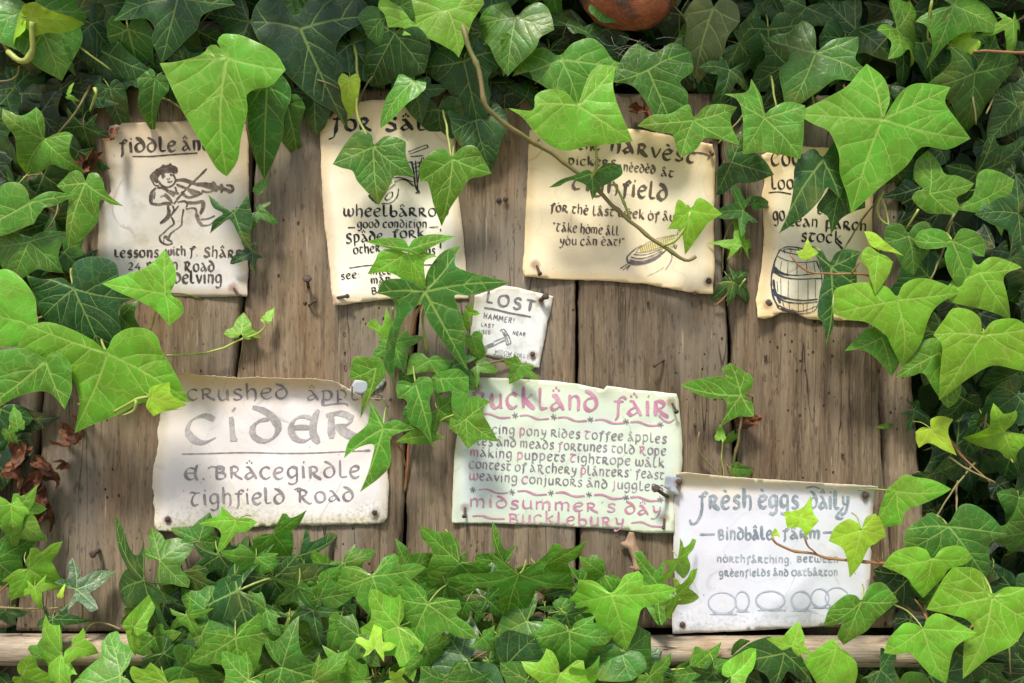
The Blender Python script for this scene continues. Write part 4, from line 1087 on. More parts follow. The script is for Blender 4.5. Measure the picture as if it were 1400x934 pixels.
def traced(plant, col, d, hub, pts, seed=None, bend=.75, name='leaf'):
    """a leaf with its own outline: pts '(x,y' with * after a lobe tip) in pixels"""
    out = []
    for t in pts.split():
        c = t.endswith('*'); t = t.rstrip('*'); x, y = t.split(','); out.append([float(x), float(y), c])
    tips = [math.hypot(p[0]-hub[0], p[1]-hub[1]) for p in out if p[2]]
    L = max(tips)
    o2 = [((p[0]-hub[0])/L, -(p[1]-hub[1])/L, p[2]) for p in out]
    seed = seed or int(hub[0]*3+hub[1])
    k = (CD-d)/CD
    me = leaf_mesh(name, o2, (0, 0), seed, scale=L/1000*k, bend=bend, dense=.05, wavy_=.8)
    o = link(name, me); o.matrix_world = Matrix.Translation(P(hub[0], hub[1], d)) @ Matrix.Rotation(math.radians(random.Random(seed).uniform(-5, 5)), 4, 'X')
    par(o, plant); setcol(o, col, RND)
    return o
def stem(plant, pts, r0, r1=None, mat=None, name='stem'):
    """pts: (px, py, d)"""
    path = [Vector(p) for p in crom([P(*q) for q in pts], 0.006)]
    # small nodes and kinks
    path = [p+Vector((mnoise.noise(p*45), 0, mnoise.noise(p*45+Vector((5, 5, 5)))))*0.0018 for p in path]
    vs, fs = tube(path, r0/1000, (r1 or r0)/1000, 8)
    ph = r0*17+pts[0][0]
    for i in range(len(path)):     # swollen nodes and uneven bark
        t = (i*6+ph) % 46; sw = 1+.38*math.exp(-((t-23)/3.6)**2)+.10*mnoise.noise(path[i]*160)
        for k in range(8): vs[i*8+k] = path[i]+(vs[i*8+k]-path[i])*(sw+.07*mnoise.noise(Vector(vs[i*8+k])*700))
    me = mesh(name, vs, fs, mat or M_STEM)
    return link(name, me, plant)

IV_TOP = empty('ivy', P(560, 60, .0), 'dark canopy of large ivy leaves hanging over the top edge of the board', 'ivy')
IV_LEFT = empty('ivy', P(40, 520, .0), 'large bright ivy leaves crowding in from the left over the fiddle and cider notices', 'ivy')
IV_RIGHT = empty('ivy', P(1330, 480, .0), 'mass of broad lime green ivy leaves covering the right side and the barrel notice', 'ivy')
IV_BOT = empty('ivy', P(560, 960, .0), 'bed of narrow star-shaped ivy leaves growing up over the bottom rail', 'ivy')
IV_MID = empty('ivy', P(560, 660, .0), 'ivy sprig growing from the gap between planks, over the for sale and cider notices', 'ivy')
IV_VINE = empty('ivy', P(650, 70, .0), 'bare brown ivy vine slanting down across the harvest notice', 'ivy')
IV_GAP = empty('ivy', P(1008, 650, .0), 'small ivy shoot standing in the plank gap above the egg notice', 'ivy')
IV_GAP2 = empty('ivy', P(1000, 420, .0), 'withered dark ivy tuft and pale star leaf between harvest and barrel notices', 'ivy')
IV_FID = empty('ivy', P(345, 360, .0), 'dark five-lobed ivy spray over the right edge of the fiddle notice', 'ivy')
GR = 'ivy growing round the notice board'
T_ = traced
T_(IV_TOP, 'L', .085, (310, 80), "219,87* 242,85 275,76 284,65 296,62 308,74 297,58 305,47 325,47 352,58 378,74 391,96* 372,117 350,121 337,130 337,150 325,185 318,215 302,237* 290,228 272,192 252,158 240,132 230,110")
T_(IV_TOP, 'L', .080, (613, 14), "515,-2 524,15 529,33* 551,36 549,46* 576,49 604,62 620,70 627,78* 637,55 644,33 652,18 662,5* 650,-30 622,-48 610,-8 590,-48 540,-42")
T_(IV_TOP, 'B', .052, (411, 40), "342,30* 352,52 365,70 390,100 425,133 451,148 468,171* 471,126 467,95 458,70 471,47 511,20* 491,-5 450,-22 415,10 402,22 375,-12 350,8")
T_(IV_TOP, 'D', .070, (243, -3), "216,82* 206,52 211,38 200,26 176,26 150,24* 166,2 180,-25 225,-30 243,-8 262,-34 300,-16 320,4* 290,14 275,24 267,42 243,62")
T_(IV_TOP, 'L', .095, (791, 145), "695,148* 728,152 732,131 750,123 773,127 789,142 798,121 808,98 821,88 842,91* 838,121 848,156 865,194* 831,198 801,200 775,206 753,199 733,184 715,162")
T_(IV_TOP, 'M', .066, (767, 82), "700,101* 725,96 728,106 750,121 775,138 793,152* 805,130 830,112 856,102 886,89* 862,84 840,78 826,60 808,49 783,58 765,76 742,64 720,74")
T_(IV_TOP, 'G', .060, (886, 96), "930,188* 940,150 941,126 930,112 948,95 945,70* 920,58 895,72 870,60 850,80 838,112* 860,115 876,128 891,151 905,168")
T_(IV_TOP, 'M', .072, (948, 165), "871,172* 891,158 915,156 941,143 948,160 964,146 985,142 1008,146* 999,166 1011,199* 985,192 964,189 952,204 931,216* 924,200 919,184 900,181")
T_(IV_TOP, 'M', .078, (1045, 162), "1027,108* 1020,126 989,130* 1007,138 1014,156 1015,185 1014,212* 1042,208 1070,212 1093,218* 1097,189 1097,161 1099,146* 1075,140 1052,150 1046,155 1040,130")
T_(IV_RIGHT, 'L', .092, (1206, 164), "1091,152* 1125,136 1158,118 1175,98 1187,86* 1210,106 1216,136 1208,160 1226,133 1242,118 1262,113 1302,118* 1294,138 1312,161 1337,186* 1302,202 1264,200 1240,228 1201,260 1171,290* 1163,262 1151,235 1148,209 1136,180 1115,168")
T_(IV_RIGHT, 'D', .066, (1125, 219), "1067,318* 1080,284 1085,246 1088,226 1097,210 1115,203 1125,214 1142,194 1152,221 1154,250 1148,271* 1132,256 1123,271 1106,290 1084,307")
T_(IV_RIGHT, 'D', .056, (1150, 252), "1142,320* 1134,296 1118,284 1130,262 1140,244 1150,250 1162,238 1180,262 1184,284* 1166,290 1152,300")
T_(IV_LEFT, 'M', .070, (41, 278), "98,265* 73,280 60,284 52,295 45,306* 22,314 -5,322 -45,318* -30,290 -14,262 4,249 25,250 38,262 41,274 50,268 66,261")
T_(IV_LEFT, 'M', .060, (117, 251), "74,253* 88,240 102,232 113,238 117,248 120,238 131,236 139,246 145,264 164,280* 148,278 136,273 130,300 112,322 86,338* 86,315 90,290 92,270")
T_(IV_LEFT, 'G', .055, (39, 331), "87,315* 78,336 76,352 80,372* 60,370 50,368 30,378 5,385* -8,360 -14,335* 0,316 22,319 38,328 48,320 64,314")
T_(IV_LEFT, 'D', .062, (101, 395), "38,376* 45,399 50,416 55,434* 74,446 92,456 115,474 138,492* 158,470 161,448 160,426 168,414 181,409* 166,394 163,376 158,360 141,352 118,352 100,362 98,388 86,380 62,382")
T_(IV_LEFT, 'L', .082, (226, 402), "139,388* 165,378 196,368 212,356 224,341* 238,362 242,382 234,402 248,412 250,428 230,446* 216,428 196,414 165,400")
T_(IV_LEFT, 'L', .088, (147, 484), "96,594* 106,560 107,545 100,518 84,498 64,490 30,478 45,444* 70,440 100,450 130,466 146,478 156,460 180,448 205,450 219,462 224,480 236,503 246,525 257,551* 228,548 190,552 170,562 148,572 118,584")
T_(IV_LEFT, 'M', .098, (62, 494), "99,515 97,538 87,560* 72,542 55,535 25,542 0,556 -30,566* -20,520 -12,485 10,478 30,476 52,484 62,490 74,480 90,488 98,500")
T_(IV_LEFT, 'L', .078, (30, 440), "-40,420* -30,385 0,368 25,378 45,402 50,430 52,452* 44,470 20,474 -15,470")
T_(IV_LEFT, 'Y', .105, (206, 543), "231,522* 233,538 245,548 253,555* 240,560 254,560* 224,563 208,570* 199,556 203,544 206,530")
T_(IV_MID, 'G', .048, (510, 201), "454,224* 468,202 481,185 496,178 509,186 511,198 526,186 541,187 555,194* 556,216 567,241* 552,240 539,241 532,256 517,280* 503,264 488,247 482,234 468,230")
T_(IV_MID, 'M', .055, (619, 218), "574,248* 574,228 589,210 607,203 618,214 630,203 650,201 672,237* 656,242 642,245 630,262 614,285 602,308* 592,280 588,262 584,248")
T_(IV_MID, 'M', .075, (560, 341), "498,330* 524,325 551,327 559,337 566,327 592,320 624,323* 606,330 590,338 580,344 571,347* 546,343 521,337")
T_(IV_MID, 'L', .068, (556, 347), "502,375* 510,362 514,356 521,343 541,341 556,346 576,344 590,347 598,351* 586,354 580,360 581,378 583,400* 568,392 552,384 541,376 526,372")
T_(IV_MID, 'G', .060, (581, 399), "631,336* 623,352 624,364 639,371 665,378 698,386* 672,396 652,401 640,404 622,404 629,426 636,450 636,480 639,508* 622,490 608,472 596,455 584,436 577,416 561,426 549,446 540,480 537,524* 524,500 527,476 533,450 542,428 540,412 532,405 517,401* 526,384 549,381 566,386 578,394 585,371 602,348 616,340")
T_(IV_MID, 'M', .052, (514, 503), "476,519* 483,490 500,488 521,491 527,513 514,530 506,543 498,560 490,574* 494,548 501,524")
T_(IV_MID, 'M', .066, (524, 586), "506,548* 514,560 522,572 525,580 534,575 546,575 569,586* 545,592 534,601 534,634 518,654 492,673* 502,650 508,630 511,608 490,612 471,626* 478,602 500,583 505,568")
T_(IV_MID, 'M', .060, (568, 525), "592,616* 578,592 559,576 556,548 544,545* 542,525 551,520 565,524 572,516 589,517 592,535 587,548 590,571 588,591")
T_(IV_MID, 'M', .050, (602, 518), "588,522* 593,532 602,537 617,535 617,553 624,588* 640,566 641,545 641,515* 627,504 608,507 594,512")
T_(IV_MID, 'M', .056, (637, 573), "644,543 672,549* 660,561 670,583 682,605* 658,602 639,614* 627,596 614,586* 617,571 628,574")
T_(IV_MID, 'M', .040, (587, 493), "555,513* 561,486 576,483 586,490 595,486 619,493* 612,506 602,516* 590,508 572,510")
T_(IV_MID, 'M', .034, (570, 598), "541,604* 560,590 575,586 590,590 610,598* 592,604 575,608")
T_(IV_MID, 'L', .030, (518, 452), "500,444* 512,436 522,446 528,420* 536,440 545,452 530,462 524,474 518,458")
T_(IV_VINE, 'G', .050, (808, 238), "750,257* 767,246 785,240 803,232 812,236 828,224 849,225* 850,239 834,250 820,258 810,273* 803,255 782,247 764,255")
T_(IV_VINE, 'L', .056, (944, 288), "914,313* 921,298 927,273 944,284 952,273 962,272 989,292* 970,304 959,319 940,348* 935,324 931,314")
T_(IV_RIGHT, 'L', .085, (1227, 411), "1142,429* 1142,408 1146,394 1181,386 1211,392 1226,405 1234,390 1251,381 1276,383 1322,400* 1289,414 1271,436 1264,469 1243,504* 1222,472 1214,459 1186,441 1160,437")
T_(IV_RIGHT, 'L', .074, (1339, 373), "1400,365* 1375,376 1377,399 1391,436* 1365,428 1339,421 1304,414 1290,400* 1308,376 1327,348 1337,362 1357,351 1385,358")
T_(IV_RIGHT, 'L', .090, (1342, 459), "1274,458* 1286,441 1302,422 1325,424 1341,436 1343,455 1357,439 1385,436 1408,449* 1405,480 1400,506 1359,500 1327,518 1288,548* 1284,520 1285,490 1284,470")
T_(IV_RIGHT, 'M', .070, (1271, 265), "1307,294* 1290,292 1269,290 1249,274 1252,262 1262,258 1250,245 1252,222 1270,205* 1285,222 1293,238 1312,240 1338,250* 1325,262 1310,270 1314,282")
T_(IV_RIGHT, 'M', .062, (1350, 270), "1339,236 1360,232 1390,245* 1384,262 1377,275 1378,300 1375,322* 1352,298 1330,290 1305,285* 1330,268")
T_(IV_RIGHT, 'G', .072, (1242, 323), "1212,331* 1212,312 1222,305 1234,308 1242,318 1252,307 1268,303 1278,318 1274,343* 1263,360 1254,376* 1240,368 1228,352 1222,340")
T_(IV_RIGHT, 'M', .084, (1302, 330), "1254,328* 1262,315 1280,312 1295,318 1302,328 1314,313 1335,315 1354,332 1352,350* 1338,348 1328,338 1334,352 1340,380 1342,409* 1318,394 1300,372 1293,350 1296,338 1280,340 1262,338")
T_(IV_RIGHT, 'D', .062, (1136, 365), "1113,346* 1123,342 1134,358 1143,345 1160,340 1177,344* 1171,361 1173,391* 1155,393 1143,396 1138,411 1140,445 1131,472* 1126,444 1118,431 1121,400 1126,375")
T_(IV_RIGHT, 'Y', .085, (1104, 350), "1088,343* 1097,341 1104,326* 1110,338 1119,346* 1105,355 1094,353")
T_(IV_RIGHT, 'Y', .090, (1206, 338), "1183,316* 1196,318 1211,331 1225,340 1241,350* 1222,345 1208,343 1192,336")
T_(IV_RIGHT, 'L', .088, (1201, 349), "1176,356* 1181,342 1190,337 1201,346 1212,350 1222,358* 1214,378 1196,403* 1189,378 1186,366")
T_(IV_RIGHT, 'M', .060, (1205, 462), "1154,480* 1175,478 1191,485 1206,498 1222,516* 1230,495 1228,478 1220,462 1205,455 1188,448 1170,462")
T_(IV_RIGHT, 'M', .074, (1285, 482), "1231,516* 1250,514 1264,510 1276,528 1290,548 1302,558* 1314,548 1318,528 1310,490 1296,470 1275,462 1250,478")
T_(IV_RIGHT, 'Y', .060, (1273, 587), "1253,591* 1262,584 1272,585 1273,573 1288,569 1306,574* 1298,587 1303,606 1312,624* 1292,616 1271,606 1258,613* 1254,602")
T_(IV_RIGHT, 'L', .070, (1226, 672), "1299,668* 1275,656 1252,652 1236,649 1222,660 1211,668* 1204,690 1200,712* 1216,722 1234,718* 1237,700 1250,692 1272,683")
T_(IV_RIGHT, 'Y', .082, (1177, 725), "1136,742* 1143,723 1160,710 1174,716 1178,722 1184,708 1198,703* 1208,716 1214,735* 1200,744 1190,749 1180,772 1167,794* 1161,770 1153,751")
T_(IV_RIGHT, 'Y', .088, (1092, 708), "1071,700* 1088,698 1100,692 1111,677* 1111,698 1119,712* 1110,722 1102,735* 1094,722 1076,722*")
T_(IV_RIGHT, 'G', .066, (1297, 720), "1239,724* 1258,709 1275,701 1295,716 1312,692 1330,690 1354,704 1368,718 1382,732* 1360,740 1352,748 1358,772 1356,795* 1335,785 1310,770 1275,765 1240,752* 1234,738")
T_(IV_RIGHT, 'L', .082, (1274, 765), "1212,778* 1225,758 1248,748 1266,752 1275,764 1290,750 1316,748 1337,766* 1321,774 1300,779 1288,795 1267,821* 1250,803 1240,790")
T_(IV_RIGHT, 'L', .092, (1357, 817), "1264,832* 1283,795 1300,774* 1326,775 1345,786 1356,812 1372,803 1400,802* 1412,828 1406,848* 1388,876 1351,900 1316,928* 1315,900 1318,872 1330,858 1318,845 1301,840")
T_(IV_RIGHT, 'L', .104, (1262, 860), "1208,893* 1215,870 1235,852 1252,853 1262,858 1268,845 1286,839 1333,864* 1306,880 1298,905 1297,938* 1275,925 1262,912 1243,893 1225,894")
T_(IV_RIGHT, 'M', .090, (1178, 823), "1129,857* 1135,835 1155,815 1170,814 1178,820 1190,800 1210,799 1232,825* 1212,838 1198,850 1188,864 1174,876 1160,889* 1150,874 1153,853 1140,860")
T_(IV_RIGHT, 'L', .088, (1143, 887), "1139,872* 1128,880 1115,890 1101,907* 1112,925 1125,945* 1145,955 1168,945 1175,925 1173,908* 1160,893 1147,884")
T_(IV_BOT, 'D', .055, (1072, 893), "993,909* 1010,893 1030,878 1050,871 1070,874 1085,882 1100,905 1112,935* 1095,930 1078,918 1070,930 1055,950* 1052,930 1040,918 1015,912")
T_(IV_GAP, 'M', .030, (1013, 541), "929,526* 947,519 964,516 985,514 992,512 986,505 998,496* 1015,506 1028,516 1028,530 1018,540 1028,550 1030,569* 1020,570 1008,570 984,583* 992,563 990,546 968,544 947,536")
T_(IV_FID, 'D', .046, (320, 291), "284,266* 298,276 312,286 320,287 328,280 340,264* 342,280 345,300 342,325 342,344* 330,330 318,305 312,300 300,308 285,319* 292,302 305,292 292,284")
T_(IV_BOT, 'L', .060, (323, 712), "268,718* 290,708 300,702 302,692* 312,700 322,708 338,708 352,714* 338,726 325,728 318,735 308,748 293,761* 298,745 302,730 295,722 280,720")

g = place
# --- small shoots
for a in [(IV_GAP, 'F', 1004, 594, -30, 24, 'M', .012), (IV_GAP, 'F', 1003, 641, 80, 36, 'G', .014), (IV_GAP, 'F', 985, 600, 175, 22, 'L', .01),
          (IV_GAP2, 'C', 1003, 386, 55, 44, 'D', .020), (IV_GAP2, 'F', 1000, 384, -45, 40, 'D', .016), (IV_GAP2, 'F', 1002, 386, 30, 36, 'G', .018), (IV_GAP2, 'C', 1014, 336, 182, 42, 'L', .022),
          (IV_GAP2, 'C', 1016, 288, -80, 42, 'G', .024), (IV_GAP2, 'F', 1030, 278, 98, 34, 'G', .02), (IV_RIGHT, 'F', 1212, 582, -80, 14, 'M', .012), (IV_RIGHT, 'F', 1213, 582, 75, 14, 'M', .012),
          (IV_FID, 'C', 345, 345, -70, 34, 'B', .022), (IV_FID, 'C', 352, 290, 60, 30, 'G', .03), (IV_FID, 'A', 330, 456, 175, 32, 'L', .02), (IV_FID, 'F', 364, 438, 160, 22, 'L', .02), (IV_FID, 'F', 352, 262, 150, 26, 'M', .03),
          (IV_RIGHT, 'C', 1250, 560, 60, 34, 'D', .03), (IV_RIGHT, 'A', 1062, 728, -60, 10, 'Y', .08), (IV_RIGHT, 'D', 1372, 590, -60, 50, 'L', .05), (IV_RIGHT, 'E', 1390, 540, -40, 62, 'D', .04)]: g(*a)
# --- top canopy by eye: kind, x, y, angle, length, colour, depth
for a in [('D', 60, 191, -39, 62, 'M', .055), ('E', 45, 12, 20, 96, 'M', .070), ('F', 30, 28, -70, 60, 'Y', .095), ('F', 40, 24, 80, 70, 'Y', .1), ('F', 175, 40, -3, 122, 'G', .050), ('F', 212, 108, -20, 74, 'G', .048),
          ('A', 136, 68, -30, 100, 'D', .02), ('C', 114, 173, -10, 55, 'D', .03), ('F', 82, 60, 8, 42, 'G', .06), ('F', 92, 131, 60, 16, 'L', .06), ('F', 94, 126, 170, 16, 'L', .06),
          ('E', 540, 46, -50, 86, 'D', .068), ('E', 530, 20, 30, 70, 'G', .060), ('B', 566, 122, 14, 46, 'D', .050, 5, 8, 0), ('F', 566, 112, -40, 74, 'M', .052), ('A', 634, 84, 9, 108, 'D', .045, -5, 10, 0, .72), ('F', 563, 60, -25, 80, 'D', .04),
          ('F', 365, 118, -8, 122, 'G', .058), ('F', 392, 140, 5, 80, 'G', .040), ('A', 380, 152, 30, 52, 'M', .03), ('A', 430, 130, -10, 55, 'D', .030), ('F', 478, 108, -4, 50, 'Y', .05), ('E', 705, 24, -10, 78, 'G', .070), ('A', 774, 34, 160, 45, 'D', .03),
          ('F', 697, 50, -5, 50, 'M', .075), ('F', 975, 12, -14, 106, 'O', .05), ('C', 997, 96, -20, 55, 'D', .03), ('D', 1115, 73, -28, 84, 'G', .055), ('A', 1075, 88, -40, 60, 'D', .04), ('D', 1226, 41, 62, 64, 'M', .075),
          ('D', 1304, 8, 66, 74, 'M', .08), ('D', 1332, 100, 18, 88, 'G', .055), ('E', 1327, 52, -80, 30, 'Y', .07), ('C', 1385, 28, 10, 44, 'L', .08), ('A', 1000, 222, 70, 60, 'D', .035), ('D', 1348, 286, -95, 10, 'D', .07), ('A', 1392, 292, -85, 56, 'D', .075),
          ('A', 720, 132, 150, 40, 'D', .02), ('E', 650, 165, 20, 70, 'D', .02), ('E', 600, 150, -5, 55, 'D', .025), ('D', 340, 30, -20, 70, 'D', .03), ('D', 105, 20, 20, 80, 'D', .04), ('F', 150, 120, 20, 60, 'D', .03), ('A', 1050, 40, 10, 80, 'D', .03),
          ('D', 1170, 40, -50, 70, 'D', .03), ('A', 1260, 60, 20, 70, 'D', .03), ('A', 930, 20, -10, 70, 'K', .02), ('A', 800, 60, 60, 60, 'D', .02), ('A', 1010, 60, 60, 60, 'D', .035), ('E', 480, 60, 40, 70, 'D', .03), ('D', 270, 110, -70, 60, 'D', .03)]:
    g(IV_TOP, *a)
for a in [('A', 88, 118, 10, 60, 'K', .012), ('D', 118, 128, -20, 56, 'B', .010), ('A', 58, 140, 20, 60, 'K', .012), ('A', 30, 128, -10, 64, 'B', .014), ('A', 150, 110, 30, 54, 'K', .010), ('D', 1040, 150, 10, 54, 'K', .010), ('A', 690, 130, 10, 50, 'K', .008)]: g(IV_TOP, *a)
# --- left
for a in [('B', 20, 708, 60, 54, 'M', .045), ('B', -8, 765, 35, 62, 'M', .035), ('B', 40, 778, 50, 56, 'L', .05), ('C', 48, 803, 12, 32, 'L', .055), ('F', 82, 816, 170, 16, 'Y', .05), ('C', 72, 846, 8, 48, 'D', .045), ('B', 8, 836, 5, 30, 'D', .03),
          ('A', -5, 620, 20, 70, 'D', .02), ('A', 2, 560, -20, 60, 'D', .02), ('F', 12, 590, 10, 44, 'M', .03), ('A', 165, 432, 40, 40, 'G', .03), ('A', 170, 475, 150, 30, 'M', .05), ('A', 88, 345, 60, 46, 'G', .03), ('A', 20, 250, -30, 70, 'D', .02), ('D', 75, 300, 20, 60, 'D', .015),
          ('A', -20, 180, 20, 80, 'D', .02), ('D', 20, 120, 60, 70, 'D', .015), ('A', 60, 240, 60, 60, 'D', .02), ('B', 15, 690, 0, 46, 'L', .05), ('F', 25, 585, -160, 34, 'M', .035)]:
    g(IV_LEFT, *a)
# --- bottom
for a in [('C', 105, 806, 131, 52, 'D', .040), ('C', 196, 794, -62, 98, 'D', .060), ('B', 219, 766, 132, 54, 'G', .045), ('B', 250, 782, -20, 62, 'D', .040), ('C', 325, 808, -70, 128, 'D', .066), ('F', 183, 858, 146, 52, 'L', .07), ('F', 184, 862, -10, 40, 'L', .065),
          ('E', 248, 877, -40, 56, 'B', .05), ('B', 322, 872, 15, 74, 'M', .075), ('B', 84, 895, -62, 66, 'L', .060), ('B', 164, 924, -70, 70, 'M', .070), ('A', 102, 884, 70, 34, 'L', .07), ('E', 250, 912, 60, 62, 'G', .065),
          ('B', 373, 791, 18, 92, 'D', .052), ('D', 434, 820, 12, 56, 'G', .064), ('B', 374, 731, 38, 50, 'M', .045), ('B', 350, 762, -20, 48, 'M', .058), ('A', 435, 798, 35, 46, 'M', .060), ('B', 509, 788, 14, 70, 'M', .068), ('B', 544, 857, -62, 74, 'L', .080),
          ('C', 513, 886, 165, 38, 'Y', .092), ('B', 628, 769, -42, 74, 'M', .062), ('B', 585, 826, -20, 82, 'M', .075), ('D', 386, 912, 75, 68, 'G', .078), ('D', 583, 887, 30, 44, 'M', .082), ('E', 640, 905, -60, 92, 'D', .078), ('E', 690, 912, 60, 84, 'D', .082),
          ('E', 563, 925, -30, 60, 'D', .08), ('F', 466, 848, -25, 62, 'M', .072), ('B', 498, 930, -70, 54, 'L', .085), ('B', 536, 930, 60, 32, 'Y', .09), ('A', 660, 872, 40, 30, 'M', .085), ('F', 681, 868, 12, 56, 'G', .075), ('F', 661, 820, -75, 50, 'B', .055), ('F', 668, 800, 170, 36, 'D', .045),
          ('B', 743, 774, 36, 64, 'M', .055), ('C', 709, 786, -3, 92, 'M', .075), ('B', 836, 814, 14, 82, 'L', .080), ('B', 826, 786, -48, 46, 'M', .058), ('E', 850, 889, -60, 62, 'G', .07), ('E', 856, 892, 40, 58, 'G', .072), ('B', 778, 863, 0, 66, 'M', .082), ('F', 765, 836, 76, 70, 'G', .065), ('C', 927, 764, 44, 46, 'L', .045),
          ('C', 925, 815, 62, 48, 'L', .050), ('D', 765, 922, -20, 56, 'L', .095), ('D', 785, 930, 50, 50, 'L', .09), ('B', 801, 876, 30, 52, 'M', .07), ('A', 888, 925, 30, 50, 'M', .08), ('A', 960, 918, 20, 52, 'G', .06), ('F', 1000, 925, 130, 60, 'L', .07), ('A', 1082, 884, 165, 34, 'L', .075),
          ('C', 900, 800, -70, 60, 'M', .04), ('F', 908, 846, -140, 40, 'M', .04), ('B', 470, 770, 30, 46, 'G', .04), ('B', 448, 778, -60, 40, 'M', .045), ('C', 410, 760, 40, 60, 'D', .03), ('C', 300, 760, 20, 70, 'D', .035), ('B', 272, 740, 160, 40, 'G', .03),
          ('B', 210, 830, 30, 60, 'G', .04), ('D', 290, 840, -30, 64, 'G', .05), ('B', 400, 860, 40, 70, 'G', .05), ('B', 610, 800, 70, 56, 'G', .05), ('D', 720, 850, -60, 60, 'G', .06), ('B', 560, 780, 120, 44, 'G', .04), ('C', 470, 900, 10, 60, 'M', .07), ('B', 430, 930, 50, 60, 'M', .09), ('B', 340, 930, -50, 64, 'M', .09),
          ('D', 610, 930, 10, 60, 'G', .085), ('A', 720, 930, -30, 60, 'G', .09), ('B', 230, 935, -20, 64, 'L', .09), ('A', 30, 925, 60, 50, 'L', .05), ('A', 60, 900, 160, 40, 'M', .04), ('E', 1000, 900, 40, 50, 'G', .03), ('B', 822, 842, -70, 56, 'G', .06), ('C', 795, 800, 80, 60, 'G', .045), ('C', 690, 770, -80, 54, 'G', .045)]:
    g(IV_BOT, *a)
# --- middle sprig extras
for a in [('B', 540, 470, 20, 40, 'M', .035), ('F', 555, 515, -20, 44, 'G', .03), ('C', 600, 560, 60, 46, 'M', .035), ('F', 634, 430, 20, 26, 'L', .03), ('C', 640, 426, 80, 17, 'L', .028), ('F', 646, 460, 22, 38, 'M', .030), ('C', 652, 500, 75, 30, 'M', .025), ('B', 712, 500, -30, 30, 'M', .02), ('F', 566, 560, -10, 44, 'G', .03), ('C', 620, 500, 40, 44, 'G', .034), ('F', 552, 492, 170, 34, 'G', .03)]:
    g(IV_MID, *a)

# stems
stem(IV_VINE, [(612, -30, .05), (634, 40, .078), (641, 62, .080), (655, 98, .080), (661, 135, .078), (676, 158, .072), (712, 184, .060), (758, 213, .046), (802, 246, .045), (858, 300, .045), (906, 336, .045), (930, 353, .045), (941, 356, .045), (951, 350, .045)], 3.6, 2.4)
stem(IV_VINE, [(810, 175, .088), (814, 200, .075), (816, 228, .06), (806, 247, .046)], 2.0, 2.0, M_STEMG)
stem(IV_VINE, [(838, 248, .05), (850, 272, .048), (862, 300, .045)], 1.6, 1.8, M_STEMG)
stem(IV_VINE, [(944, 290, .054), (932, 318, .05), (920, 330, .05), (906, 336, .046)], 2.4, 1.8, M_STEMG)
stem(IV_VINE, [(700, 176, .048), (728, 196, .02), (738, 190, .02)], 1.6, 1.0)
stem(IV_MID, [(552, 672, .0), (557, 640, .006), (560, 600, .012), (558, 560, .02), (562, 520, .025), (560, 480, .03), (567, 440, .035), (580, 402, .055)], 2.2, 1.6, M_STEMR)
stem(IV_MID, [(556, 640, .006), (548, 615, .02), (524, 588, .06)], 1.5, 1.2, M_STEMR)
stem(IV_MID, [(560, 610, .01), (572, 595, .02), (610, 572, .035), (634, 562, .05)], 1.4, 1.2, M_STEMG)
stem(IV_MID, [(566, 500, .02), (556, 470, .03), (540, 440, .04), (536, 420, .05)], 1.3, 1.1, M_STEMG)
stem(IV_MID, [(583, 480, .02), (578, 440, .03), (582, 405, .05)], 1.8, 1.5, M_STEMG)
stem(IV_MID, [(600, 540, .02), (640, 512, .012), (670, 496, .010), (700, 492, .010), (720, 503, .012)], 1.5, 1.2, M_STEM)
stem(IV_MID, [(644, 505, .012), (646, 480, .012), (640, 468, .015), (655, 470, .02)], 1.4, 1.1, M_STEM)
stem(IV_MID, [(484, 60, .03), (490, 110, .045), (488, 150, .045), (498, 180, .047), (510, 199, .047)], 2.0, 1.6, M_STEMG)
stem(IV_MID, [(606, 150, .03), (612, 180, .04), (618, 216, .052)], 1.5, 1.4, M_STEMG)
stem(IV_GAP, [(1001, 650, .0), (1004, 625, .010), (1010, 600, .018), (1013, 570, .024), (1012, 543, .028)], 2.2, 1.6, M_STEM)
stem(IV_GAP, [(985, 655, .004), (970, 635, .008), (955, 615, .012), (954, 598, .014), (955, 590, .014)], 1.2, .9, M_STEM)
stem(IV_GAP, [(990, 655, .003), (986, 625, .010), (988, 600, .012)], .9, .7, M_STEMG)
stem(IV_GAP, [(1000, 655, .003), (1001, 645, .010), (1006, 640, .012)], 1.2, .9, M_STEMG)
stem(IV_GAP2, [(994, 412, .006), (1006, 398, .014), (1020, 381, .02)], 1.6, 1.2, M_STEMG)
stem(IV_GAP2, [(978, 418, .006), (990, 408, .012), (1000, 392, .018)], 1.3, 1.0, M_STEMR)
stem(IV_GAP2, [(988, 372, .0), (989, 340, .006), (996, 310, .015), (1014, 290, .024)], 1.2, 1.0, M_STEM)
stem(IV_RIGHT, [(1056, 735, .082), (1062, 743, .082), (1078, 750, .08), (1100, 756, .078), (1130, 763, .075), (1165, 767, .07), (1212, 771, .06), (1240, 780, .04)], 1.6, 2.0, M_STEMR)
stem(IV_RIGHT, [(1100, 734, .086), (1106, 748, .082), (1116, 760, .077)], 1.1, 1.2, M_STEMR)
stem(IV_RIGHT, [(1190, 746, .07), (1196, 760, .068), (1204, 772, .062)], 1.1, 1.2, M_STEMR)
stem(IV_RIGHT, [(1080, 348, .085), (1090, 360, .084), (1106, 372, .082), (1130, 374, .08), (1165, 374, .075), (1200, 378, .05)], 1.1, 1.3, M_STEMR)
stem(IV_RIGHT, [(1176, 357, .086), (1170, 366, .08), (1164, 374, .075)], 1.1, 1.1, M_STEMR)
stem(IV_RIGHT, [(1206, 262, .06), (1200, 280, .06), (1202, 296, .06), (1214, 308, .06), (1212, 290, .06), (1204, 270, .06)], 1.5, 1.3, M_STEMG)
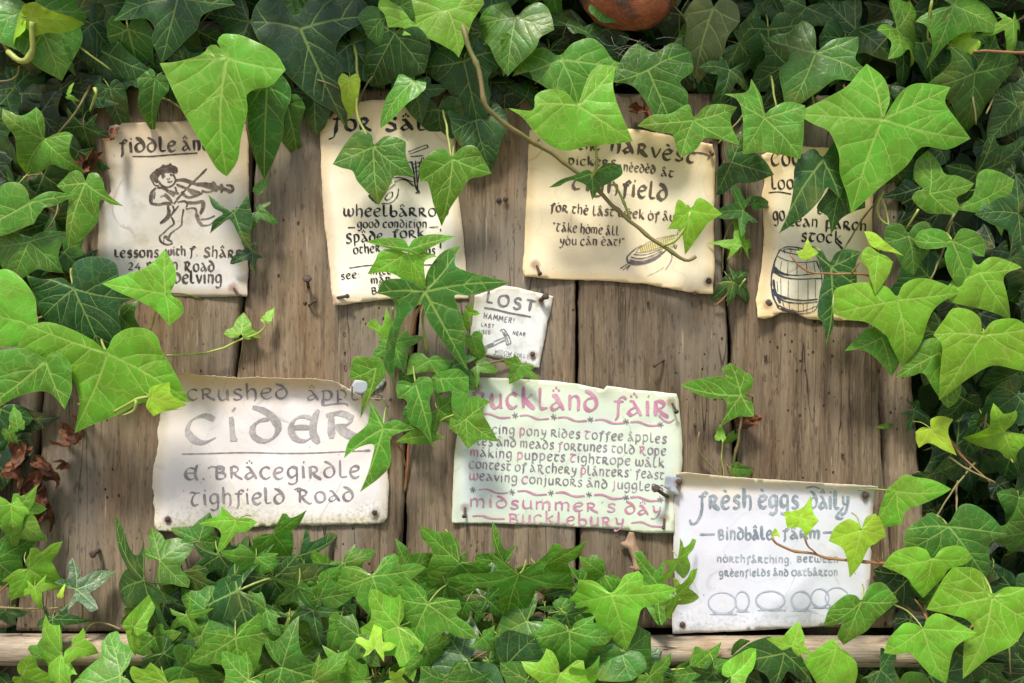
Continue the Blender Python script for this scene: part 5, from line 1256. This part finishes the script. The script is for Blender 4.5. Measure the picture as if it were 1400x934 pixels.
stem(IV_RIGHT, [(1255, 286, .07), (1246, 302, .06), (1240, 314, .05)], 1.5, 1.3, M_STEMG)
stem(IV_RIGHT, [(1306, 292, .07), (1298, 306, .065), (1292, 318, .05)], 1.6, 1.3, M_STEM)
stem(IV_RIGHT, [(1330, 70, .07), (1360, 71, .07), (1400, 72, .07), (1440, 70, .06)], 1.6, 2.0, M_STEMR)
stem(IV_RIGHT, [(1274, 0, .08), (1270, 30, .07), (1270, 56, .06), (1290, 58, .06), (1305, 64, .06)], 1.7, 1.2, M_STEMG)
stem(IV_RIGHT, [(1298, 18, .08), (1285, 38, .07), (1270, 56, .06)], 1.4, 1.2, M_STEMG)
stem(IV_RIGHT, [(1316, 116, .06), (1302, 134, .04), (1290, 150, .02)], 1.5, 1.2, M_STEM)
stem(IV_RIGHT, [(1270, 850, .08), (1262, 835, .05), (1250, 820, .03)], 1.4, 1.2, M_STEMR)
stem(IV_LEFT, [(222, 404, .08), (212, 430, .06), (205, 452, .04)], 1.5, 1.2, M_STEMG)
stem(IV_LEFT, [(206, 543, .10), (190, 545, .10), (172, 554, .09), (156, 564, .08)], 1.9, 1.5, M_STEMG)
stem(IV_LEFT, [(186, 548, .10), (184, 560, .095), (168, 568, .09)], 2.2, 1.0, M_STEMG)
stem(IV_LEFT, [(-20, 830, .03), (20, 832, .035), (48, 832, .04), (80, 832, .045)], 1.3, 1.1, M_STEM)
stem(IV_LEFT, [(-10, 820, .02), (14, 796, .035), (38, 780, .045)], 1.3, 1.1, M_STEMR)
stem(IV_LEFT, [(84, 205, .05), (96, 218, .045), (104, 236, .03)], 1.3, 1.1, M_STEMG)
stem(IV_LEFT, [(228, 486, .05), (270, 484, .025), (300, 478, .018), (325, 466, .018), (350, 458, .018), (362, 446, .02), (356, 436, .02)], 1.8, 1.2, M_STEMG)
stem(IV_LEFT, [(96, 130, .06), (103, 142, .05), (110, 152, .03)], 1.1, .9, M_STEMG)
stem(IV_LEFT, [(130, 120, .06), (133, 128, .06), (128, 140, .05), (122, 152, .04)], 1.8, 1.3, M_STEMG)
stem(IV_TOP, [(12, 70, .08), (30, 84, .085), (44, 70, .09), (44, 30, .1)], 4.0, 3.4, M_STEMG)
stem(IV_TOP, [(-20, 20, .07), (0, 50, .075), (20, 80, .08)], 3.0, 3.0, M_STEMR)
stem(IV_TOP, [(26, 90, .08), (22, 106, .07), (0, 112, .06), (-20, 110, .05)], 1.2, 1.2, M_STEM)
stem(IV_BOT, [(196, 796, .058), (203, 806, .05), (208, 818, .03)], 1.6, 1.3, M_STEMR)
stem(IV_BOT, [(105, 812, .038), (112, 828, .03), (114, 850, .02)], 1.4, 1.2, M_STEM)
stem(IV_BOT, [(114, 868, .03), (128, 852, .035), (150, 854, .04), (165, 860, .045)], 1.4, 1.1, M_STEM)
stem(IV_BOT, [(634, 790, .05), (634, 800, .04), (632, 812, .03)], 1.2, 1.1, M_STEMG)
stem(IV_BOT, [(204, 884, .06), (214, 900, .05), (226, 915, .03)], 1.6, 1.3, M_STEM)
stem(IV_BOT, [(514, 900, .09), (514, 920, .08), (512, 940, .06)], 1.8, 1.5, M_STEMR)
stem(IV_BOT, [(676, 930, .08), (676, 900, .06), (672, 840, .05), (664, 818, .05)], 1.3, 1.1, M_STEMG)
stem(IV_BOT, [(880, 925, .03), (905, 918, .03), (935, 914, .035), (965, 918, .04)], 1.2, 1.1, M_STEMG)

# ------------------------------------------------------------------ filling foliage behind the large leaves
def zone(pts): 
    xs = [p[0] for p in pts]; ys = [p[1] for p in pts]
    return lambda v: float(np.interp(v, xs, ys))
zt = zone([(-60, 155), (0, 150), (140, 140), (160, 158), (240, 150), (345, 160), (390, 205), (420, 160), (440, 138), (500, 130), (560, 130), (620, 150), (640, 180), (700, 165), (730, 160), (860, 160), (1000, 200), (1040, 200), (1100, 178), (1250, 205), (1460, 210)])
zl = zone([(-60, 150), (150, 128), (250, 112), (340, 100), (400, 140), (450, 165), (500, 120), (560, 38), (620, 6), (700, 10), (800, 14), (850, -10), (990, -10)])
zr = zone([(-60, 1200), (200, 1185), (300, 1192), (440, 1190), (500, 1262), (560, 1275), (700, 1272), (760, 1245), (860, 1205), (990, 1180)])
zb = zone([(-60, 918), (195, 915), (205, 815), (260, 785), (330, 760), (380, 755), (450, 800), (550, 800), (600, 835), (700, 790), (800, 800), (865, 835), (895, 915), (1220, 912), (1240, 890), (1460, 890)])
def fill(plant, box, ok, sp, cols, d0, d1, L0, L1, kinds, a0, a1, seed):
    r = random.Random(seed); pts = []
    x0, y0, x1, y1 = box; y = y0; cnt = 0
    while y < y1:
        x = x0
        while x < x1:
            px = x+r.uniform(-.5, .5)*sp; py = y+r.uniform(-.5, .5)*sp
            ang = r.uniform(a0, a1); L = r.uniform(L0, L1)
            tx = px+math.sin(math.radians(ang))*L*.92; ty = py+math.cos(math.radians(ang))*L*.92
            if ok(px, py) and ok(tx, ty):
                place(plant, r.choice(kinds), px, py, ang, L, r.choice(cols), r.uniform(d0, d1)); cnt += 1
            x += sp
        y += sp
    return cnt
okT = lambda x, y: y < zt(x)
okL = lambda x, y: x < zl(y)
okR = lambda x, y: x > zr(y)
okB = lambda x, y: y > zb(x)
n = 0
off = lambda x, y: y < 96 or x > 1290
okT0 = lambda x, y: y < 92 and (x < 800 or y < 90)
okT1 = lambda x, y: y < zt(x)-8
okR0 = lambda x, y: x > 1296
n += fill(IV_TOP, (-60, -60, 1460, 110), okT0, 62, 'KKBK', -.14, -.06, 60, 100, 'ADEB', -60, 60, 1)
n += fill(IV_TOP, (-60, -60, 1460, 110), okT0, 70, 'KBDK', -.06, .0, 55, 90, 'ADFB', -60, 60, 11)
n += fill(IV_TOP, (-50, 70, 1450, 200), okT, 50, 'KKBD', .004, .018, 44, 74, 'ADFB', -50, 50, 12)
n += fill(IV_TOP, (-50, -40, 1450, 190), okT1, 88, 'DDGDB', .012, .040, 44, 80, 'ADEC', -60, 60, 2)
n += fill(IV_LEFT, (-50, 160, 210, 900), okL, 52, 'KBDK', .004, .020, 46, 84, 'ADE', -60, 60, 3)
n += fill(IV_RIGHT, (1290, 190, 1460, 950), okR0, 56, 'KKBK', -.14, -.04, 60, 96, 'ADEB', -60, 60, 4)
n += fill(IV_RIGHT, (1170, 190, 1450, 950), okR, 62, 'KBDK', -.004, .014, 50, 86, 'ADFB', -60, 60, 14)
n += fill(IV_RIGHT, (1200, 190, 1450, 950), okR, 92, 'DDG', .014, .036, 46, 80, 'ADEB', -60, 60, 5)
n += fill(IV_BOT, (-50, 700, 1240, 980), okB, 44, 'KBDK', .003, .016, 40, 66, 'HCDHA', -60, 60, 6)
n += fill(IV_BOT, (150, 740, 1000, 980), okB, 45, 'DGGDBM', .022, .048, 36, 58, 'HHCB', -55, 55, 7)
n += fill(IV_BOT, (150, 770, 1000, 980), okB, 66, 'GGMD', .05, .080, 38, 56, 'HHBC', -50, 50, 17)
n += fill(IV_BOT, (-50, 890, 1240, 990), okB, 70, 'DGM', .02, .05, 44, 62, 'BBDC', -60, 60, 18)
print('fill leaves', n)
for r_, (x0, y0, x1, y1) in enumerate([(1180, 180, 1420, 900)]*14+[(-20, -20, 1420, 140)]*26+[(-20, 160, 130, 560)]*5+[(200, 830, 900, 930)]*10):
    r = random.Random(500+r_); x = r.uniform(x0, x1); y = r.uniform(y0, y1); a = r.uniform(-1.2, 1.2); L = r.uniform(40, 110)
    if x > 1150 and not okR(x, y) and not okT(x, y): continue
    stem(IV_RIGHT if x0 > 1000 else IV_TOP if y1 < 200 else IV_LEFT if x1 < 200 else IV_BOT,
         [(x, y, .02), (x+math.sin(a)*L*.4+r.uniform(-8, 8), y+math.cos(a)*L*.4, r.uniform(.02, .05)), (x+math.sin(a)*L, y+math.cos(a)*L, r.uniform(.01, .05))], r.uniform(1.0, 2.2), 1.0, r.choice([M_STEM, M_STEMG, M_STEMR, M_STEM]))

# far mass of ivy round and behind the board, past what can be picked apart
def ivy_mass():
    r = random.Random(77); shapes = []
    for k in 'ADEB':
        o = SH[k]; shapes.append(np.array([(x, y) for x, y, c in o]))
    VV, FF, CC = [], [], []
    def add(x, y, z, s, col):
        sh = r.choice(shapes); n_ = len(sh)
        R = Euler((r.uniform(-.8, .5), r.uniform(-1.3, 1.3), r.uniform(-.6, .6))).to_matrix()
        b = len(VV); VV.append(Vector((x, y, z))); CC.append(col)
        for q in sh:
            v = R @ Vector((q[0]*s, 0.15*s*(q[0]**2+q[1]**2), q[1]*s)); VV.append(Vector((x, y, z))+v); CC.append(col)
        for i in range(n_): FF.append((b, b+1+(i+1) % n_, b+1+i))
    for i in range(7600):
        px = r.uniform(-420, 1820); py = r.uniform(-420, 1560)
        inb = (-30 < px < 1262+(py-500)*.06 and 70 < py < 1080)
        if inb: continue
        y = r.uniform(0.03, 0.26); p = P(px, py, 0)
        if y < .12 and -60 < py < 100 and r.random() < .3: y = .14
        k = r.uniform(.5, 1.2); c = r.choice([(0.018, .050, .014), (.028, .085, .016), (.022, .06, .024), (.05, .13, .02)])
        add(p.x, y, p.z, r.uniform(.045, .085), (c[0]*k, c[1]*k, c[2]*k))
    for i in range(1400):      # unseen fringe leaning out above the picture, added to shade the board's top
        d = r.uniform(-.05, .13); x = r.uniform(-1.2, 1.2); z = r.uniform(0.05, .30)
        c = (.03, .09, .015); k = r.uniform(.6, 1.4)
        add(x, -d, CZ+.467*(CD-d)/CD+.06+z, r.uniform(.045, .08), (c[0]*k, c[1]*k, c[2]*k))
    me = mesh('ivy_mass', VV, FF, M_MASS)
    a = me.color_attributes.new('leaf_colour', 'FLOAT_COLOR', 'POINT')
    a.data.foreach_set('color', np.array([(*c, 1) for c in CC], dtype=np.float32).ravel())
    me.uv_layers.new(name='leaf')
    uvl = me.uv_layers['leaf']; li = np.empty(len(me.loops), np.int32); me.loops.foreach_get('vertex_index', li)
    co = np.array([(v.x*9, v.z*9) for v in VV], dtype=np.float32); uvl.data.foreach_set('uv', co[li].ravel())
    fattr(me, 'rim', np.ones(len(VV)))
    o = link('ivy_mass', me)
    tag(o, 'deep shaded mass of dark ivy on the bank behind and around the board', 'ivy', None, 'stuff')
ivy_mass()

# ------------------------------------------------------------------ dead leaves caught at the left edge
def dead_leaf(px, py, ang, L, d, seed, label, curl=2.5):
    r = random.Random(seed)
    sh = SH[r.choice('AEF')]
    V, F, vein, rim, h = leaf_data(jitter(sh, seed), (0, 0), seed, 1.0, .09)
    vs = []
    c = curl*r.uniform(.7, 1.3)
    for v in V:
        x, y = v
        a = x*c; b = y*c*.6
        X = math.sin(a)/c; Y = (1-math.cos(a))/c; Z = math.sin(b)/(c*.6); Y2 = (1-math.cos(b))/(c*.6)
        wr = 0.13*mnoise.noise(Vector((x*4, y*4, seed)))+.04*mnoise.noise(Vector((x*11, y*11, seed)))
        vs.append(Vector((X, -(Y+Y2)*.8+wr, Z))*(L/1000))
    me = mesh('dead_leaf', vs, F, M_DEAD)
    o = link('dead_leaf', me)
    o.matrix_world = Matrix.Translation(P(px, py, d)) @ Matrix.Rotation(math.radians(-ang), 4, 'Y') @ Matrix.Rotation(r.uniform(-.9, .9), 4, 'Z') @ Matrix.Rotation(r.uniform(-.5, .5), 4, 'X') @ Matrix.Diagonal((.62, 1, 1.1, 1))
    tag(o, label, 'dead leaf', 'withered brown leaves')
for a in [(44, 664, -30, 40, .022, 31, 'dark crumpled dead leaf in the middle of the brown cluster at left'), (70, 640, 40, 44, .018, 32, 'pale brown dead leaf bent over against the plank left of the cider notice'), (66, 690, 10, 40, .016, 33, 'narrow rusty dead leaf just above the lowest one at left'), (104, 570, 60, 36, .014, 34, 'brown dead leaf tucked under the tip of the big lime leaf'), (92, 602, 70, 60, .02, 1, 'long curled rust-brown dead leaf under the big ivy leaf at left'), (35, 618, -20, 40, .025, 2, 'crumpled reddish dead leaf near the left edge, topmost of the dark cluster'),
          (24, 640, 10, 44, .028, 3, 'rolled brown dead leaf at the left margin beside the board'), (52, 632, 60, 30, .03, 4, 'small coppery dead leaf curl left of the cider notice'),
          (55, 650, -35, 50, .024, 5, 'slender tan dead leaf pointing down left below the dark cluster'), (60, 672, 15, 46, .02, 6, 'thin dried leaf strip hanging at the left plank edge'),
          (40, 690, -10, 26, .03, 7, 'tiny balled dead leaf above the lowest one at left'), (55, 706, -60, 46, .02, 8, 'broad rusty dead leaf lying lowest in the cluster at left'),
          (86, 632, 100, 26, .022, 9, 'little orange-brown dead leaf curl against the plank'), (158, 178, -10, 34, .022, 10, 'brown dead leaf resting on the fiddle notice top left corner'),
          (128, 212, -30, 34, .018, 11, 'withered brown leaf beside the fiddle notice left edge'), (112, 222, 40, 30, .02, 12, 'dry tan leaf scrap left of the fiddle notice'),
          (880, 138, 20, 34, .006, 13, 'brown dead leaf in the dark hollow above the harvest notice'), (866, 152, 80, 28, .008, 14, 'lower dead leaf just above the harvest notice top edge'),
          (1014, 580, 95, 34, .008, 15, 'flat dark brown dead leaf behind the shoot above the egg notice'), (112, 480, 20, 40, .01, 16, 'brown dead leaf half hidden by the big lime leaf'), (176, 430, 20, 40, .008, 17, 'dark dead leaf under the lime leaf below the fiddle notice')]:
    dead_leaf(*a)

# ------------------------------------------------------------------ terracotta pot peeping in at the top
def pot():
    root = empty('bird_pot', P(862, 45, .05), 'round rust-red terracotta pot with a dark hole, hanging at the top edge', 'pot')
    s = NT('terracotta'); v = s.coord()
    n = s.noise(v, 40, 6, .65); n2 = s.noise(v, 220, 4)
    c = s.mix(s.ramp(n, .35, .65), (0.25, 0.065, 0.028), (0.40, 0.13, 0.055)); c = s.mix(s.ramp(s.noise(v, 22, 4), .52, .66, 0, .85), c, (0.07, 0.045, 0.035))
    c = s.mix(s.ramp(n2, .6, .75, 0, .5), c, (.42, .26, .16))
    s.l(c, s.b.inputs['Base Color']); s.b.inputs['Roughness'].default_value = .85
    s.l(s.bump(s.math('ADD', n, s.math('MULTIPLY', n2, .6)), 1.0, .006), s.b.inputs['Normal'])
    ctr = P(862, -8, .035)
    vs, fs = [], []; nu, nv_ = 48, 26
    # rounded flask seen base-on, with a drain hole facing the viewer
    for j in range(nv_+1):
        t = j/nv_; a = .10+t*(PI*.62)
        for i in range(nu):
            b = 2*PI*i/nu
            rr = 1+.10*mnoise.noise(Vector((math.cos(b)*1.6, math.sin(b)*1.6, t*3)))+.05*mnoise.noise(Vector((math.cos(b)*6, math.sin(b)*6, t*9)))
            vs.append(ctr+Vector((math.cos(b)*math.sin(a)*.063*rr, -math.cos(a)*.036*(1+.16*mnoise.noise(Vector((math.cos(b)*3*t, math.sin(b)*3*t, 5))))+.01, math.sin(b)*math.sin(a)*.041*rr)))
    for j in range(nv_):
        for i in range(nu):
            i2 = (i+1) % nu; fs.append((j*nu+i, (j+1)*nu+i, (j+1)*nu+i2, j*nu+i2))
    b0 = len(vs)
    for i in range(nu):    # lip of the hole going inward
        b = 2*PI*i/nu; vs.append(ctr+Vector((math.cos(b)*.005, .004, math.sin(b)*.0042)))
    for i in range(nu):
        i2 = (i+1) % nu; fs.append((i, i2, b0+i2, b0+i))
    link('body', mesh('body', vs, fs, s.m), root)
    vs, fs = [], []
    tube([ctr+Vector((0, .03, .0)), ctr+Vector((0, .05, .04))], .03, .028, 20, vs, fs)
    link('neck', mesh('neck', vs, fs, s.m), root)
pot()
M_WEB = plain('cobweb_thread', (0.55, 0.52, 0.45), .6, .2)
def web():
    r = random.Random(5); vs, fs = [], []
    for i in range(26):
        x = r.uniform(835, 935); y = r.uniform(48, 92); a = r.uniform(0, 6.3); L = r.uniform(10, 40)
        x2 = x+math.cos(a)*L; y2 = y+math.sin(a)*L*.5
        tube([Vector(p) for p in crom([P(x, y, .07), P((x+x2)/2+r.uniform(-6, 6), (y+y2)/2+r.uniform(-5, 5), .074), P(x2, y2, .07)], .004)], .00013, .0001, 4, vs, fs)
    o = link('cobweb', mesh('cobweb', vs, fs, M_WEB))
    tag(o, 'pale dusty cobweb strung under the terracotta pot', 'cobweb', None, 'stuff')
web()
